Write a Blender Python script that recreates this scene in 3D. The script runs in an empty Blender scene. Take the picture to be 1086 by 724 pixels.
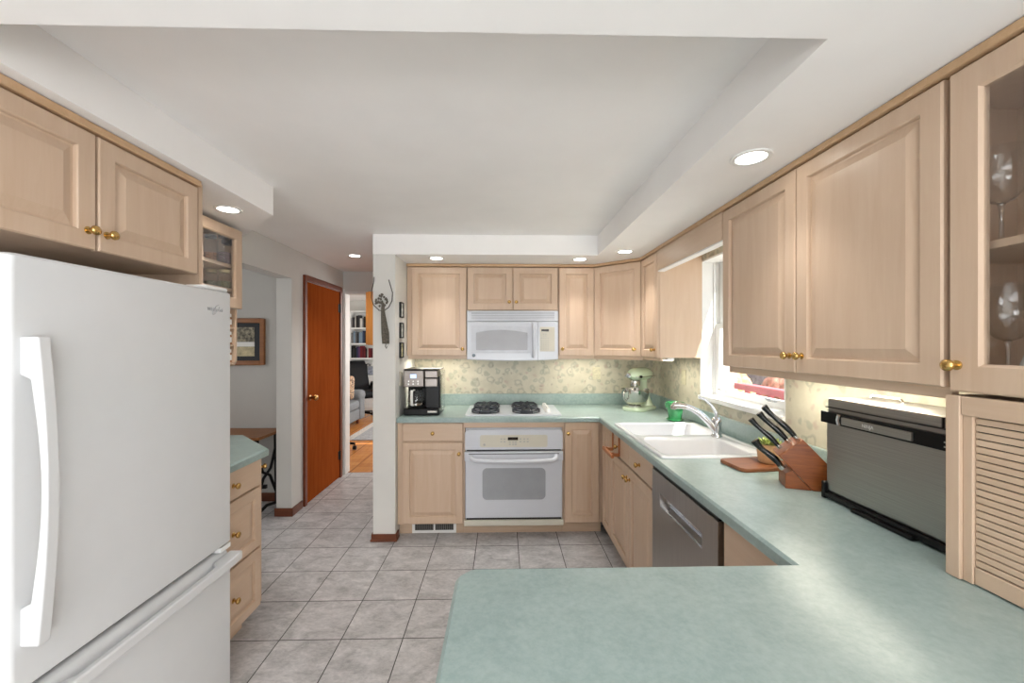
import bpy, bmesh, math, random
from math import pi, sin, cos, radians, sqrt
from mathutils import Vector, Matrix, geometry

random.seed(4)
S = bpy.context.scene
COL = S.collection

# ------------------------------------------------------------------ camera, sky, sun, lights, exposure
FPX, IW, IH = 428.0, 1086.0, 724.0
cd = bpy.data.cameras.new('camera')
cam = bpy.data.objects.new('camera', cd)
COL.objects.link(cam)
cd.sensor_fit = 'HORIZONTAL'
cd.sensor_width = 36.0
cd.lens = 36.0 * FPX / IW
cd.shift_y = 3.0 / IW
cd.clip_start = 0.02
cam.location = (0, 0, 1.466)
cam.rotation_euler = (pi / 2, 0, -radians(1.34))
S.camera = cam

S.view_settings.view_transform = 'Standard'
S.cycles.transparent_max_bounces = 24
S.view_settings.look = 'None'
S.view_settings.gamma = 1.0
S.view_settings.use_curve_mapping = False
S.view_settings.exposure = 1.04

W = bpy.data.worlds.new('sky')
S.world = W
W.use_nodes = True
bg = W.node_tree.nodes['Background']
bg.inputs[0].default_value = (0.86, 0.93, 1.0, 1)
bg.inputs[1].default_value = 0.9


def lamp(name, kind, loc, energy, color=(1, 1, 1), rot=None, target=None, **kw):
    d = bpy.data.lights.new(name, kind)
    d.energy = energy
    d.color = color
    for k, v in kw.items():
        setattr(d, k, v)
    o = bpy.data.objects.new(name, d)
    COL.objects.link(o)
    o.location = loc
    if target is not None:
        o.rotation_euler = (Vector(target) - Vector(loc)).to_track_quat('-Z', 'Y').to_euler()
    elif rot is not None:
        o.rotation_euler = rot
    return o


sun = lamp('sun', 'SUN', (5, -4, 8), 9.0, (1.0, 0.96, 0.9), angle=radians(0.5))
sun.rotation_euler = Vector((-1, 1.6, -3)).to_track_quat('-Z', 'Y').to_euler()
# unseen area lights added behind the camera and above it to fill the kitchen
lamp('fill_rear', 'AREA', (-0.2, -3.44, 1.15), 66, (0.94, 0.97, 1.0), target=(-0.2, 0, 3.0),
     shape='RECTANGLE', size=2.6, size_y=1.6)
lamp('fill_dining', 'AREA', (1.37, -1.7, 1.3), 40, (0.94, 0.97, 1.0), target=(-2, -1.0, 2.2),
     shape='RECTANGLE', size=2.0, size_y=1.3)
lamp('fill_overhead', 'AREA', (0.3, -0.9, 2.42), 26, (0.97, 0.98, 1.0), rot=(radians(12), 0, 0),
     shape='RECTANGLE', size=2.2, size_y=1.6)
# more unseen area lights, added to brighten the far study and side room
lamp('fill_study', 'AREA', (-0.15, 6.9, 1.5), 40, (1.0, 0.98, 0.95), target=(-3, 7.0, 1.1),
     shape='RECTANGLE', size=2.2, size_y=1.3)
lamp('fill_side_room', 'AREA', (-4.05, 2.4, 1.5), 9, (0.97, 0.98, 1.0), target=(-2, 3.2, 1.2),
     shape='RECTANGLE', size=1.2, size_y=1.2)


# ------------------------------------------------------------------ materials
def lin(c):
    return tuple(((v / 255) / 12.92 if v / 255 <= 0.04045 else ((v / 255 + 0.055) / 1.055) ** 2.4) for v in c) + (1,)


class NT:
    def __init__(s, name):
        s.m = bpy.data.materials.new(name)
        s.m.use_nodes = True
        s.t = s.m.node_tree
        s.b = s.t.nodes['Principled BSDF']

    def n(s, typ, **kw):
        q = s.t.nodes.new(typ)
        for k, v in kw.items():
            setattr(q, k, v)
        return q

    def l(s, a, b):
        s.t.links.new(a, b)

    def coords(s, scale=(1, 1, 1), loc=(0, 0, 0), world=False):
        if world:
            g = s.n('ShaderNodeNewGeometry').outputs['Position']
        else:
            g = s.n('ShaderNodeTexCoord').outputs['Object']
        mp = s.n('ShaderNodeMapping')
        mp.inputs['Scale'].default_value = scale
        mp.inputs['Location'].default_value = loc
        s.l(g, mp.inputs['Vector'])
        return mp.outputs[0]

    def noise(s, vec, scale, detail=4, rough=0.55, dist=0.0):
        q = s.n('ShaderNodeTexNoise')
        q.inputs['Scale'].default_value = scale
        q.inputs['Detail'].default_value = detail
        q.inputs['Roughness'].default_value = rough
        q.inputs['Distortion'].default_value = dist
        s.l(vec, q.inputs['Vector'])
        return q.outputs['Fac']

    def ramp(s, fac, stops):
        q = s.n('ShaderNodeValToRGB')
        e = q.color_ramp.elements
        while len(e) < len(stops):
            e.new(0.5)
        for el, (p, c) in zip(e, stops):
            el.position = p
            el.color = lin(c) if len(c) == 3 else c
        s.l(fac, q.inputs[0])
        return q.outputs[0]

    def mix(s, fac, a, b, mode='MIX'):
        q = s.n('ShaderNodeMix', data_type='RGBA', blend_type=mode)
        for sock, v in ((q.inputs[0], fac), (q.inputs[6], a), (q.inputs[7], b)):
            if hasattr(v, 'links'):
                s.l(v, sock)
            elif isinstance(v, (int, float)):
                sock.default_value = v
            else:
                sock.default_value = lin(v)
        return q.outputs[2]

    def bump(s, h, strength=0.2, dist=0.002):
        q = s.n('ShaderNodeBump')
        q.inputs['Strength'].default_value = strength
        q.inputs['Distance'].default_value = dist
        s.l(h, q.inputs['Height'])
        s.l(q.outputs[0], s.b.inputs['Normal'])

    def set(s, color=None, rough=0.5, metal=0.0, coat=0.0, spec=None):
        if color is not None:
            if hasattr(color, 'links'):
                s.l(color, s.b.inputs['Base Color'])
            else:
                s.b.inputs['Base Color'].default_value = lin(color)
        s.b.inputs['Roughness'].default_value = rough
        s.b.inputs['Metallic'].default_value = metal
        s.b.inputs['Coat Weight'].default_value = coat
        if spec is not None:
            s.b.inputs['Specular IOR Level'].default_value = spec
        return s.m


def plain(name, color, rough=0.5, metal=0.0, coat=0.0, var=0.04, scale=9.0, spec=None):
    t = NT(name)
    f = t.noise(t.coords(), scale, 3)
    lo = tuple(max(0, c * (1 - var)) for c in color)
    hi = tuple(min(255, c * (1 + var)) for c in color)
    return t.set(t.ramp(f, [(0.3, lo), (0.7, hi)]), rough, metal, coat, spec)


def wood(name, dark, light, axis=2, rough=0.38, stretch=14.0, scale=3.0, coat=0.0, contrast=(0.32, 0.7), fine=0.25):
    t = NT(name)
    sc = [stretch, stretch, stretch]
    sc[axis] = 1.0
    v = t.coords(tuple(sc))
    f = t.noise(v, scale, 5, 0.6, 0.6)
    c = t.ramp(f, [(contrast[0], dark), (contrast[1], light)])
    sc2 = [stretch * 7, stretch * 7, stretch * 7]
    sc2[axis] = 4.0
    g = t.noise(t.coords(tuple(sc2)), scale, 2, 0.5)
    c = t.mix(fine, c, t.ramp(g, [(0.35, dark), (0.6, light)]))
    return t.set(c, rough, 0, coat)


def glass(name, tint=(1, 1, 1), refl=1.0):
    t = NT(name)
    tr = t.n('ShaderNodeBsdfTransparent')
    tr.inputs[0].default_value = tint + (1,)
    gl = t.n('ShaderNodeBsdfGlossy')
    gl.inputs['Roughness'].default_value = 0.02
    fr = t.n('ShaderNodeLayerWeight')
    pw = t.n('ShaderNodeMath', operation='POWER')
    pw.inputs[1].default_value = 3.2
    t.l(fr.outputs['Facing'], pw.inputs[0])
    mu = t.n('ShaderNodeMath', operation='MULTIPLY_ADD')
    mu.inputs[1].default_value = 0.9 * refl
    mu.inputs[2].default_value = 0.04 * refl
    t.l(pw.outputs[0], mu.inputs[0])
    mx = t.n('ShaderNodeMixShader')
    t.l(mu.outputs[0], mx.inputs[0])
    t.l(tr.outputs[0], mx.inputs[1])
    t.l(gl.outputs[0], mx.inputs[2])
    t.l(mx.outputs[0], t.t.nodes['Material Output'].inputs[0])
    return t.m


def emit(name, color, strength):
    t = NT(name)
    t.set((240, 240, 238), 0.5)
    t.b.inputs['Emission Color'].default_value = lin(color)
    t.b.inputs['Emission Strength'].default_value = strength
    return t.m


MAPLE = wood('maple', (203, 175, 149), (211, 186, 162), 2, 0.36, 12, 2.2, fine=0.15)
MAPLEH = wood('maple_horizontal', (203, 175, 149), (211, 186, 162), 0, 0.36, 12, 2.2, fine=0.15)
MAPLEY = wood('maple_end', (203, 175, 149), (211, 186, 162), 1, 0.36, 12, 2.2, fine=0.15)
MAPLEIN = wood('maple_inside', (206, 176, 148), (216, 188, 162), 2, 0.5, 10, 2)
MAPLETRIM = wood('maple_trim', (196, 160, 122), (208, 174, 138), 0, 0.4, 10, 2)
TOEKICK = wood('toe_kick_wood', (196, 168, 142), (208, 182, 156), 0, 0.5, 10, 2)
PAINT = plain('wall_paint', (219, 217, 212), 0.75, var=0.012, scale=3)
PAINT2 = plain('side_room_paint', (196, 193, 187), 0.8, var=0.012, scale=3)
CEIL = plain('ceiling_paint', (249, 247, 245), 0.8, var=0.01, scale=3)
WHITETRIM = plain('white_trim', (236, 236, 234), 0.4, var=0.01)
FRIDGE = plain('fridge_white', (214, 215, 216), 0.30, coat=0.15, var=0.006)
APPL = plain('appliance_white', (208, 211, 218), 0.28, coat=0.2, var=0.006)
APPLCREAM = plain('panel_cream', (208, 203, 188), 0.4, var=0.01)
SINKW = plain('sink_white', (238, 239, 242), 0.22, var=0.008)
GREYGLASS = plain('grey_oven_glass', (158, 161, 166), 0.12, coat=0.5, var=0.02)
MICROGLASS = plain('grey_mesh_glass', (158, 158, 163), 0.25, coat=0.3, var=0.02)
BLACK = plain('black_plastic', (13, 13, 14), 0.28, var=0.1, spec=0.25)
BLACKMATTE = plain('black_matte', (24, 23, 23), 0.6, var=0.1)
DARKGAP = plain('dark_gap', (34, 31, 30), 0.7)
BRASS = plain('brass', (204, 168, 104), 0.2, 1.0, var=0.05)
OLDBRASS = plain('old_brass', (150, 112, 62), 0.3, 1.0, var=0.08)
CHROME = plain('chrome', (216, 218, 222), 0.08, 1.0, var=0.02)
POLISHED = plain('polished_steel', (198, 196, 190), 0.14, 1.0, var=0.03)
IRON = plain('cast_iron', (62, 66, 74), 0.4, 0.3, var=0.15)
BLACKIRON = plain('black_iron', (18, 17, 17), 0.5, 0.2, var=0.15)
CHERRY = wood('door_wood', (142, 68, 28), (164, 84, 38), 2, 0.6, 10, 2.0)
CHERRY.node_tree.nodes['Principled BSDF'].inputs['Specular IOR Level'].default_value = 0.0
CASING = wood('casing_wood', (104, 46, 20), (128, 60, 28), 2, 0.4, 10, 2.2)
BASEB = wood('baseboard_wood', (96, 50, 28), (118, 64, 38), 0, 0.4, 8, 2.4)
OAK = wood('oak', (186, 116, 48), (212, 144, 72), 2, 0.4, 12, 2.5)
BLOCKW = wood('block_wood', (112, 54, 18), (152, 84, 34), 0, 0.4, 16, 6.0, fine=0.4)
BOARDW = wood('board_wood', (116, 66, 34), (146, 90, 52), 0, 0.42, 14, 5.0)
TOWELW = wood('towel_bar_wood', (160, 96, 54), (184, 118, 72), 0, 0.4, 12, 4.0)
GLASS = glass('clear_glass', (0.985, 0.99, 0.99), 1.0)
STEMGLASS = glass('stemware_glass', (0.97, 0.98, 0.985), 2.4)
PANEGLASS = glass('window_glass', (0.96, 0.98, 0.98), 0.6)
LENS = emit('lamp_lens', (255, 250, 240), 9.0)
STRIP = emit('strip_lens', (255, 246, 220), 6.0)
SAGE = plain('sage_enamel', (198, 214, 186), 0.22, coat=0.4, var=0.01)
GREENPOT = plain('green_glaze', (66, 146, 92), 0.18, coat=0.4, var=0.12, scale=30)
TAN = plain('tan_clay', (206, 168, 126), 0.55, var=0.06, scale=40)
LEAF = plain('succulent_leaf', (150, 164, 92), 0.45, var=0.2, scale=60)
HANDLE = plain('knife_handle', (14, 14, 15), 0.16, var=0.05)
SOIL = plain('soil', (70, 52, 38), 0.9, var=0.2, scale=80)
CREAMLID = plain('cream_lid', (214, 200, 160), 0.5)
PORCELAIN = plain('porcelain', (240, 238, 232), 0.2, coat=0.3, var=0.01)
DISPLAY = plain('display_black', (30, 24, 22), 0.2)
BLUEDISPLAY = emit('display_blue', (90, 150, 220), 0.9)
BUTTON = plain('button_grey', (176, 176, 172), 0.5)
GREYTXT = plain('grey_mark', (168, 168, 170), 0.4)
LIGHTTXT = plain('light_mark', (228, 228, 226), 0.4)
GREENTINT = plain('outlet_cream', (198, 192, 166), 0.5, var=0.06, scale=50)
SOFA = plain('sofa_fabric', (118, 121, 124), 0.9, var=0.08, scale=60)
LEATHER = plain('black_leather', (8, 9, 13), 0.6, var=0.15, spec=0.2)
RUG = plain('rug_grey', (150, 150, 152), 0.95, var=0.12, scale=25)
FRINGE = plain('rug_fringe', (212, 208, 204), 0.95, var=0.1, scale=80)
DRIED = plain('dried_stems', (98, 92, 82), 0.8, var=0.3, scale=120)
WIRE = plain('dark_wire', (70, 68, 66), 0.45, 0.6)
MATBLACK = plain('black_mat', (28, 30, 34), 0.6)
FRAMEW = wood('picture_frame_wood', (130, 78, 34), (156, 100, 50), 0, 0.4, 10, 4)


def stainless(name, c, axis=0, rough=0.3):
    t = NT(name)
    sc = [400, 400, 400]
    sc[axis] = 3
    f = t.noise(t.coords(tuple(sc)), 1.0, 2)
    lo = tuple(v * 0.9 for v in c)
    t.bump(f, 0.05, 0.0005)
    return t.set(t.ramp(f, [(0.3, lo), (0.7, c)]), rough, 1.0)


STEEL = stainless('stainless_steel', (176, 170, 164), 2, 0.34)
STEELH = stainless('stainless_steel_brushed', (150, 143, 138), 0, 0.36)
DARKSTEEL = stainless('dark_stainless', (176, 174, 170), 0, 0.42)


def counter_mat():
    t = NT('green_laminate')
    v = t.coords(world=True)
    f = t.noise(v, 9.0, 6, 0.65, 0.5)
    c = t.ramp(f, [(0.3, (138, 158, 155)), (0.5, (152, 171, 168)), (0.72, (166, 183, 179))])
    g = t.noise(t.coords((1, 1, 1), (3, 1, 0), True), 60.0, 4, 0.7)
    c = t.mix(0.3, c, t.ramp(g, [(0.35, (130, 151, 148)), (0.65, (170, 186, 184))]))
    return t.set(c, 0.3, spec=0.5)


COUNTER = counter_mat()


def floor_mat():
    t = NT('floor_tile')
    pos = t.n('ShaderNodeNewGeometry').outputs['Position']
    sp = t.n('ShaderNodeSeparateXYZ')
    t.l(pos, sp.inputs[0])
    P = 0.3048
    masks, cells = [], []
    for sock, off in ((sp.outputs[0], 0.113), (sp.outputs[1], 2.33)):
        a = t.n('ShaderNodeMath', operation='SUBTRACT')
        t.l(sock, a.inputs[0]); a.inputs[1].default_value = off
        d = t.n('ShaderNodeMath', operation='DIVIDE')
        t.l(a.outputs[0], d.inputs[0]); d.inputs[1].default_value = P
        fl = t.n('ShaderNodeMath', operation='FLOOR')
        t.l(d.outputs[0], fl.inputs[0]); cells.append(fl.outputs[0])
        pp = t.n('ShaderNodeMath', operation='PINGPONG')
        t.l(d.outputs[0], pp.inputs[0]); pp.inputs[1].default_value = 0.5
        lt = t.n('ShaderNodeMath', operation='LESS_THAN')
        t.l(pp.outputs[0], lt.inputs[0]); lt.inputs[1].default_value = 0.0085
        masks.append(lt.outputs[0])
    mx = t.n('ShaderNodeMath', operation='MAXIMUM')
    t.l(masks[0], mx.inputs[0]); t.l(masks[1], mx.inputs[1])
    cb = t.n('ShaderNodeCombineXYZ')
    t.l(cells[0], cb.inputs[0]); t.l(cells[1], cb.inputs[1])
    sc = t.n('ShaderNodeVectorMath', operation='SCALE'); sc.inputs['Scale'].default_value = 7.31
    t.l(cb.outputs[0], sc.inputs[0])
    ad = t.n('ShaderNodeVectorMath', operation='ADD')
    t.l(sc.outputs[0], ad.inputs[0])
    mp = t.n('ShaderNodeMapping'); mp.inputs['Scale'].default_value = (1, 1.7, 1); mp.inputs['Rotation'].default_value = (0, 0, 0.6)
    t.l(pos, mp.inputs[0]); t.l(mp.outputs[0], ad.inputs[1])
    f = t.noise(ad.outputs[0], 6.5, 6, 0.62, 0.8)
    c = t.ramp(f, [(0.30, (141, 140, 142)), (0.49, (186, 184, 186)), (0.70, (220, 217, 218))])
    fine = t.noise(ad.outputs[0], 38.0, 4, 0.7, 0.5)
    c = t.mix(0.4, c, t.ramp(fine, [(0.34, (150, 147, 145)), (0.66, (214, 210, 206))]))
    c = t.mix(mx.outputs[0], c, (58, 55, 53))
    inv = t.n('ShaderNodeMath', operation='SUBTRACT'); inv.inputs[0].default_value = 1.0
    t.l(mx.outputs[0], inv.inputs[1])
    t.bump(inv.outputs[0], 0.5, 0.002)
    return t.set(c, 0.42)


FLOOR = floor_mat()


def woodfloor_mat():
    t = NT('oak_floor')
    v = t.coords((12, 0.9, 1), world=True)
    br = t.n('ShaderNodeTexBrick')
    br.inputs['Color1'].default_value = lin((186, 118, 58))
    br.inputs['Color2'].default_value = lin((206, 140, 74))
    br.inputs['Mortar'].default_value = lin((120, 68, 30))
    br.inputs['Scale'].default_value = 1.0
    br.inputs['Mortar Size'].default_value = 0.01
    mp = t.n('ShaderNodeMapping')
    mp.inputs['Rotation'].default_value = (0, 0, pi / 2)
    mp.inputs['Scale'].default_value = (1, 4, 1)
    t.l(t.n('ShaderNodeNewGeometry').outputs['Position'], mp.inputs[0])
    t.l(mp.outputs[0], br.inputs['Vector'])
    f = t.noise(v, 3, 4)
    c = t.mix(0.35, br.outputs['Color'], t.ramp(f, [(0.3, (170, 102, 48)), (0.7, (214, 150, 84))]))
    return t.set(c, 0.25)


OAKFLOOR = woodfloor_mat()


def wallpaper_mat():
    t = NT('floral_backsplash')
    v = t.coords(world=True)
    f = t.noise(v, 7.0, 5, 0.6, 0.4)
    c = t.ramp(f, [(0.3, (186, 179, 160)), (0.7, (206, 200, 182))])
    warp = t.n('ShaderNodeTexNoise')
    warp.inputs['Scale'].default_value = 16.0
    warp.inputs['Detail'].default_value = 2
    t.l(v, warp.inputs['Vector'])
    wm = t.n('ShaderNodeVectorMath', operation='MULTIPLY_ADD')
    wm.inputs[1].default_value = (0.06, 0.06, 0.06)
    t.l(warp.outputs['Color'], wm.inputs[0])
    t.l(v, wm.inputs[2])
    for sc_, of_, col_, stops in ((9.0, 0.0, (122, 126, 114), ((0.16, 0), (0.25, 170), (0.28, 170), (0.38, 0))),
                                  (11.0, 3.7, (170, 138, 130), ((0.0, 190), (0.12, 170), (0.24, 0), (1, 0))),
                                  (13.0, 7.9, (146, 150, 134), ((0.06, 0), (0.14, 190), (0.26, 190), (0.36, 0))),
                                  (17.0, 1.3, (112, 108, 98), ((0.0, 180), (0.12, 150), (0.20, 0), (1, 0)))):
        vo = t.n('ShaderNodeTexVoronoi')
        vo.inputs['Scale'].default_value = sc_
        ad = t.n('ShaderNodeVectorMath', operation='ADD')
        ad.inputs[1].default_value = (of_, of_ * 0.7, of_ * 1.3)
        t.l(wm.outputs[0], ad.inputs[0])
        t.l(ad.outputs[0], vo.inputs['Vector'])
        c = t.mix(t.ramp(vo.outputs['Distance'], [(p_, (q_, q_, q_)) for p_, q_ in stops]), c, col_)
    return t.set(c, 0.5)


WALLPAPER = wallpaper_mat()


# ------------------------------------------------------------------ mesh builder
class MB:
    def __init__(s, M=None):
        s.bm = bmesh.new()
        s.M = M

    def _v(s, co):
        co = Vector(co)
        return s.bm.verts.new(s.M @ co if s.M else co)

    def faces(s, verts, faces, mi=0):
        vs = [s._v(v) for v in verts]
        for f in faces:
            try:
                q = s.bm.faces.new([vs[i] for i in f])
                q.material_index = mi
            except ValueError:
                pass
        return s

    def box(s, x0, x1, y0, y1, z0, z1, r=0.0, seg=2, mi=0):
        x0, x1 = min(x0, x1), max(x0, x1)
        y0, y1 = min(y0, y1), max(y0, y1)
        z0, z1 = min(z0, z1), max(z0, z1)
        V = [(x0, y0, z0), (x1, y0, z0), (x1, y1, z0), (x0, y1, z0), (x0, y0, z1), (x1, y0, z1), (x1, y1, z1), (x0, y1, z1)]
        F = [(0, 3, 2, 1), (4, 5, 6, 7), (0, 1, 5, 4), (1, 2, 6, 5), (2, 3, 7, 6), (3, 0, 4, 7)]
        if r <= 0:
            return s.faces(V, F, mi)
        b = bmesh.new()
        vs = [b.verts.new(v) for v in V]
        for f in F:
            b.faces.new([vs[i] for i in f])
        bmesh.ops.bevel(b, geom=list(b.edges), offset=r, segments=seg, profile=0.5, affect='EDGES')
        b.verts.index_update()
        s.faces([v.co.copy() for v in b.verts], [[v.index for v in f.verts] for f in b.faces], mi)
        b.free()
        return s

    def loft(s, loops, cap0=True, cap1=True, closed=True, mi=0):
        n = len(loops[0])
        V = [p for L in loops for p in L]
        F = []
        for i in range(len(loops) - 1):
            for j in range(n if closed else n - 1):
                k = (j + 1) % n
                F.append((i * n + j, i * n + k, (i + 1) * n + k, (i + 1) * n + j))
        if cap0:
            F.append(tuple(reversed(range(n))))
        if cap1:
            F.append(tuple((len(loops) - 1) * n + j for j in range(n)))
        return s.faces(V, F, mi)

    def prism(s, pts, axis, a, b, mi=0):
        def P(p, w):
            return {'x': (w, p[0], p[1]), 'y': (p[0], w, p[1]), 'z': (p[0], p[1], w)}[axis]
        return s.loft([[P(p, a) for p in pts], [P(p, b) for p in pts]], mi=mi)

    def lathe(s, prof, c=(0, 0, 0), seg=24, axis='z', mi=0, cap0=True, cap1=True):
        loops = []
        for r, h in prof:
            L = []
            for j in range(seg):
                t = 2 * pi * j / seg
                x, y = max(r, 1e-5) * cos(t), max(r, 1e-5) * sin(t)
                if axis == 'z':
                    p = (c[0] + x, c[1] + y, c[2] + h)
                elif axis == 'y':
                    p = (c[0] + x, c[1] + h, c[2] - y)
                else:
                    p = (c[0] + h, c[1] + x, c[2] + y)
                L.append(p)
            loops.append(L)
        return s.loft(loops, cap0, cap1, mi=mi)

    def tube(s, path, r, seg=10, mi=0, flat=1.0, up=None, caps=True):
        path = [Vector(p) for p in path]
        n = len(path)
        rs = r if isinstance(r, (list, tuple)) else [r] * n
        loops = []
        t0 = (path[1] - path[0]).normalized()
        ref = Vector(up) if up else (Vector((0, 0, 1)) if abs(t0.z) < 0.9 else Vector((1, 0, 0)))
        u = t0.cross(ref).normalized()
        for i in range(n):
            t = (path[min(i + 1, n - 1)] - path[max(i - 1, 0)]).normalized()
            u = (u - t * u.dot(t)).normalized()
            w = t.cross(u)
            loops.append([path[i] + u * rs[i] * cos(2 * pi * j / seg) + w * rs[i] * flat * sin(2 * pi * j / seg) for j in range(seg)])
        return s.loft(loops, caps, caps, mi=mi)

    def ell(s, c, rad, seg=20, rings=12, mi=0, M=None):
        loops = []
        for i in range(rings + 1):
            a = -pi / 2 + pi * i / rings
            L = []
            for j in range(seg):
                t = 2 * pi * j / seg
                p = Vector((rad[0] * max(cos(a), 1e-4) * cos(t), rad[1] * max(cos(a), 1e-4) * sin(t), rad[2] * sin(a)))
                if M:
                    p = M @ p
                L.append(Vector(c) + p)
            loops.append(L)
        return s.loft(loops, mi=mi)

    def polyhole(s, outer, holes, z0, z1, mi=0):
        """flat plate with holes: top, bottom and every side wall"""
        loops = [outer] + holes
        flat = [p for L in loops for p in L]
        tri = geometry.tessellate_polygon([[Vector((p[0], p[1], 0)) for p in L] for L in loops])
        n = len(flat)
        V = [(p[0], p[1], z1) for p in flat] + [(p[0], p[1], z0) for p in flat]
        F = [tuple(t) for t in tri] + [tuple(i + n for i in reversed(t)) for t in tri]
        o = 0
        for L in loops:
            for j in range(len(L)):
                k = (j + 1) % len(L)
                F.append((o + j, o + j + n, o + k + n, o + k))
            o += len(L)
        return s.faces(V, F, mi)

    def build(s, name, mat, parent=None, smooth=None, bevel=0.0, bseg=2, link=True):
        bmesh.ops.remove_doubles(s.bm, verts=list(s.bm.verts), dist=1e-6)
        bmesh.ops.recalc_face_normals(s.bm, faces=list(s.bm.faces))
        me = bpy.data.meshes.new(name)
        s.bm.to_mesh(me)
        s.bm.free()
        for m in (mat if isinstance(mat, (list, tuple)) else [mat]):
            me.materials.append(m)
        if smooth:
            me.polygons.foreach_set('use_smooth', [True] * len(me.polygons))
            me.set_sharp_from_angle(angle=radians(smooth))
        o = bpy.data.objects.new(name, me)
        if link:
            COL.objects.link(o)
        if parent:
            o.parent = parent
        if bevel:
            md = o.modifiers.new('bevel', 'BEVEL')
            md.width = bevel
            md.segments = bseg
            md.limit_method = 'ANGLE'
            md.angle_limit = radians(40)
        return o


def tag(o, label, cat, group=None):
    o['label'] = label
    o['category'] = cat
    if group:
        o['group'] = group
    return o


def thing(name, label, cat, loc=(0, 0, 0), rot=0.0, group=None):
    o = bpy.data.objects.new(name, None)
    o.empty_display_size = 0.05
    COL.objects.link(o)
    o.location = loc
    o.rotation_euler = (0, 0, rot)
    return tag(o, label, cat, group)


def struct(o):
    o['kind'] = 'structure'
    return o


def dup(o, loc=None, rot=None, label=None, parent=None):
    c = o.copy()
    COL.objects.link(c)
    if parent:
        c.parent = parent
    if loc is not None:
        c.location = loc
    if rot is not None:
        c.rotation_euler = (0, 0, rot)
    if label:
        c['label'] = label
    for ch in list(o.children):
        dup(ch, parent=c)
    return c


def text(body, size, mat, parent, M, name='lettering', depth=0.0006, align='CENTER'):
    cu = bpy.data.curves.new(name, 'FONT')
    cu.body = body
    cu.size = size
    cu.extrude = depth
    cu.align_x = align
    cu.align_y = 'CENTER'
    tmp = bpy.data.objects.new('tmp_text', cu)
    COL.objects.link(tmp)
    dg = bpy.context.evaluated_depsgraph_get()
    me = bpy.data.meshes.new_from_object(tmp.evaluated_get(dg))
    bpy.data.objects.remove(tmp)
    me.transform(M)
    me.materials.clear()
    me.materials.append(mat)
    o = bpy.data.objects.new(name, me)
    COL.objects.link(o)
    o.parent = parent
    return o


def rrect(x0, x1, y0, y1, r, n=4):
    P = []
    for cx, cy, a in ((x1 - r, y1 - r, 0), (x0 + r, y1 - r, 90), (x0 + r, y0 + r, 180), (x1 - r, y0 + r, 270)):
        for i in range(n + 1):
            t = radians(a + 90 * i / n)
            P.append((cx + r * cos(t), cy + r * sin(t)))
    return P


def offset_poly(P, d):
    """inset a counter-clockwise polygon by d"""
    out = []
    n = len(P)
    for i in range(n):
        a, b, c = Vector(P[i - 1]), Vector(P[i]), Vector(P[(i + 1) % n])
        e1, e2 = (b - a).normalized(), (c - b).normalized()
        n1, n2 = Vector((-e1.y, e1.x)), Vector((-e2.y, e2.x))
        m = (n1 + n2).normalized()
        out.append(tuple(b + m * d / max(0.3, m.dot(n1))))
    return out


# ------------------------------------------------------------------ room shell
H1, H2 = 2.286, 2.138           # ceiling and soffit heights
m = MB()
m.box(-4.3, 1.56, -3.6, 4.66, -0.06, 0)
struct(m.build('floor', FLOOR))
m = MB()
m.box(-3.7, 0.1, 4.66, 9.3, -0.06, 0.002)
struct(m.build('floor_study', OAKFLOOR))

m = MB()
m.box(-4.3, 1.56, 0.40, 4.72, H1, H1 + 0.1)
m.box(-4.3, 1.56, -3.6, 0.40, 2.44, 2.54)
m.box(-1.8, 1.39, 0.36, 0.872, H2, H1)                       # near beam
m.box(0.716, 1.39, 0.872, 3.03, H2, H1)                        # right soffit
m.box(-0.966, 1.39, 3.03, 3.70, H2, H1)                       # back soffit
m.prism([(-1.8, 0.872), (-1.197, 0.872), (-1.197, 2.135), (-1.8, 2.735)], 'z', H2, H1)
struct(m.build('ceiling', CEIL))
m = MB()
m.box(-3.7, 0.1, 4.72, 9.3, 2.44, 2.54)
struct(m.build('ceiling_study', CEIL))

m = MB()
m.box(-0.80, 1.56, 3.70, 3.82, 0, H1)
struct(m.build('wall_back', WALLPAPER))
WY0, WY1, WZ0, WZ1 = 1.95, 2.81, 1.10, 2.05
m = MB()
m.box(1.39, 1.56, 0.30, WY0, 0, H1)
m.box(1.39, 1.56, WY1, 3.82, 0, H1)
m.box(1.39, 1.56, WY0, WY1, 0, WZ0)
m.box(1.39, 1.56, WY0, WY1, WZ1, H1)
struct(m.build('wall_right', WALLPAPER))
m = MB()
m.box(1.39, 1.56, -3.6, 0.30, 0, 2.44)
struct(m.build('wall_dining', PAINT))
m = MB()
m.box(-1.93, -1.80, -3.6, 2.53, 0, 2.44)
m.box(-1.93, -1.80, 2.53, 3.49, 2.03, H1)
m.box(-1.93, -1.80, 3.49, 4.72, 0, H1)
struct(m.build('wall_left', PAINT))
m = MB()
m.box(-4.3, 1.56, -3.6, -3.47, 0, 2.44)
struct(m.build('wall_rear', PAINT))
m = MB()
m.box(-0.966, -0.80, 3.03, 3.82, 0, H2)
m.box(-0.966, -0.86, 3.82, 4.60, 0, H1)
struct(m.build('wall_partition', PAINT, bevel=0.003))
m = MB()
m.box(-1.80, -1.782, 4.60, 4.72, 0, H1)
m.box(-1.782, -0.98, 4.60, 4.72, 2.036, H1)
m.box(-0.98, -0.86, 4.60, 4.72, 0, H1)
struct(m.build('wall_hall', PAINT))
m = MB()
m.box(-4.3, -1.93, 3.83, 3.95, 0, H1)
m.box(-4.3, -4.18, 0.9, 3.83, 0, H1)
m.box(-4.18, -1.93, 0.9, 1.02, 0, H1)
struct(m.build('wall_side', PAINT2))
m = MB()
m.box(-3.7, 0.1, 9.15, 9.3, 0, 2.44)
m.box(-3.7, -3.58, 4.72, 9.15, 0, 2.44)
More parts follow.
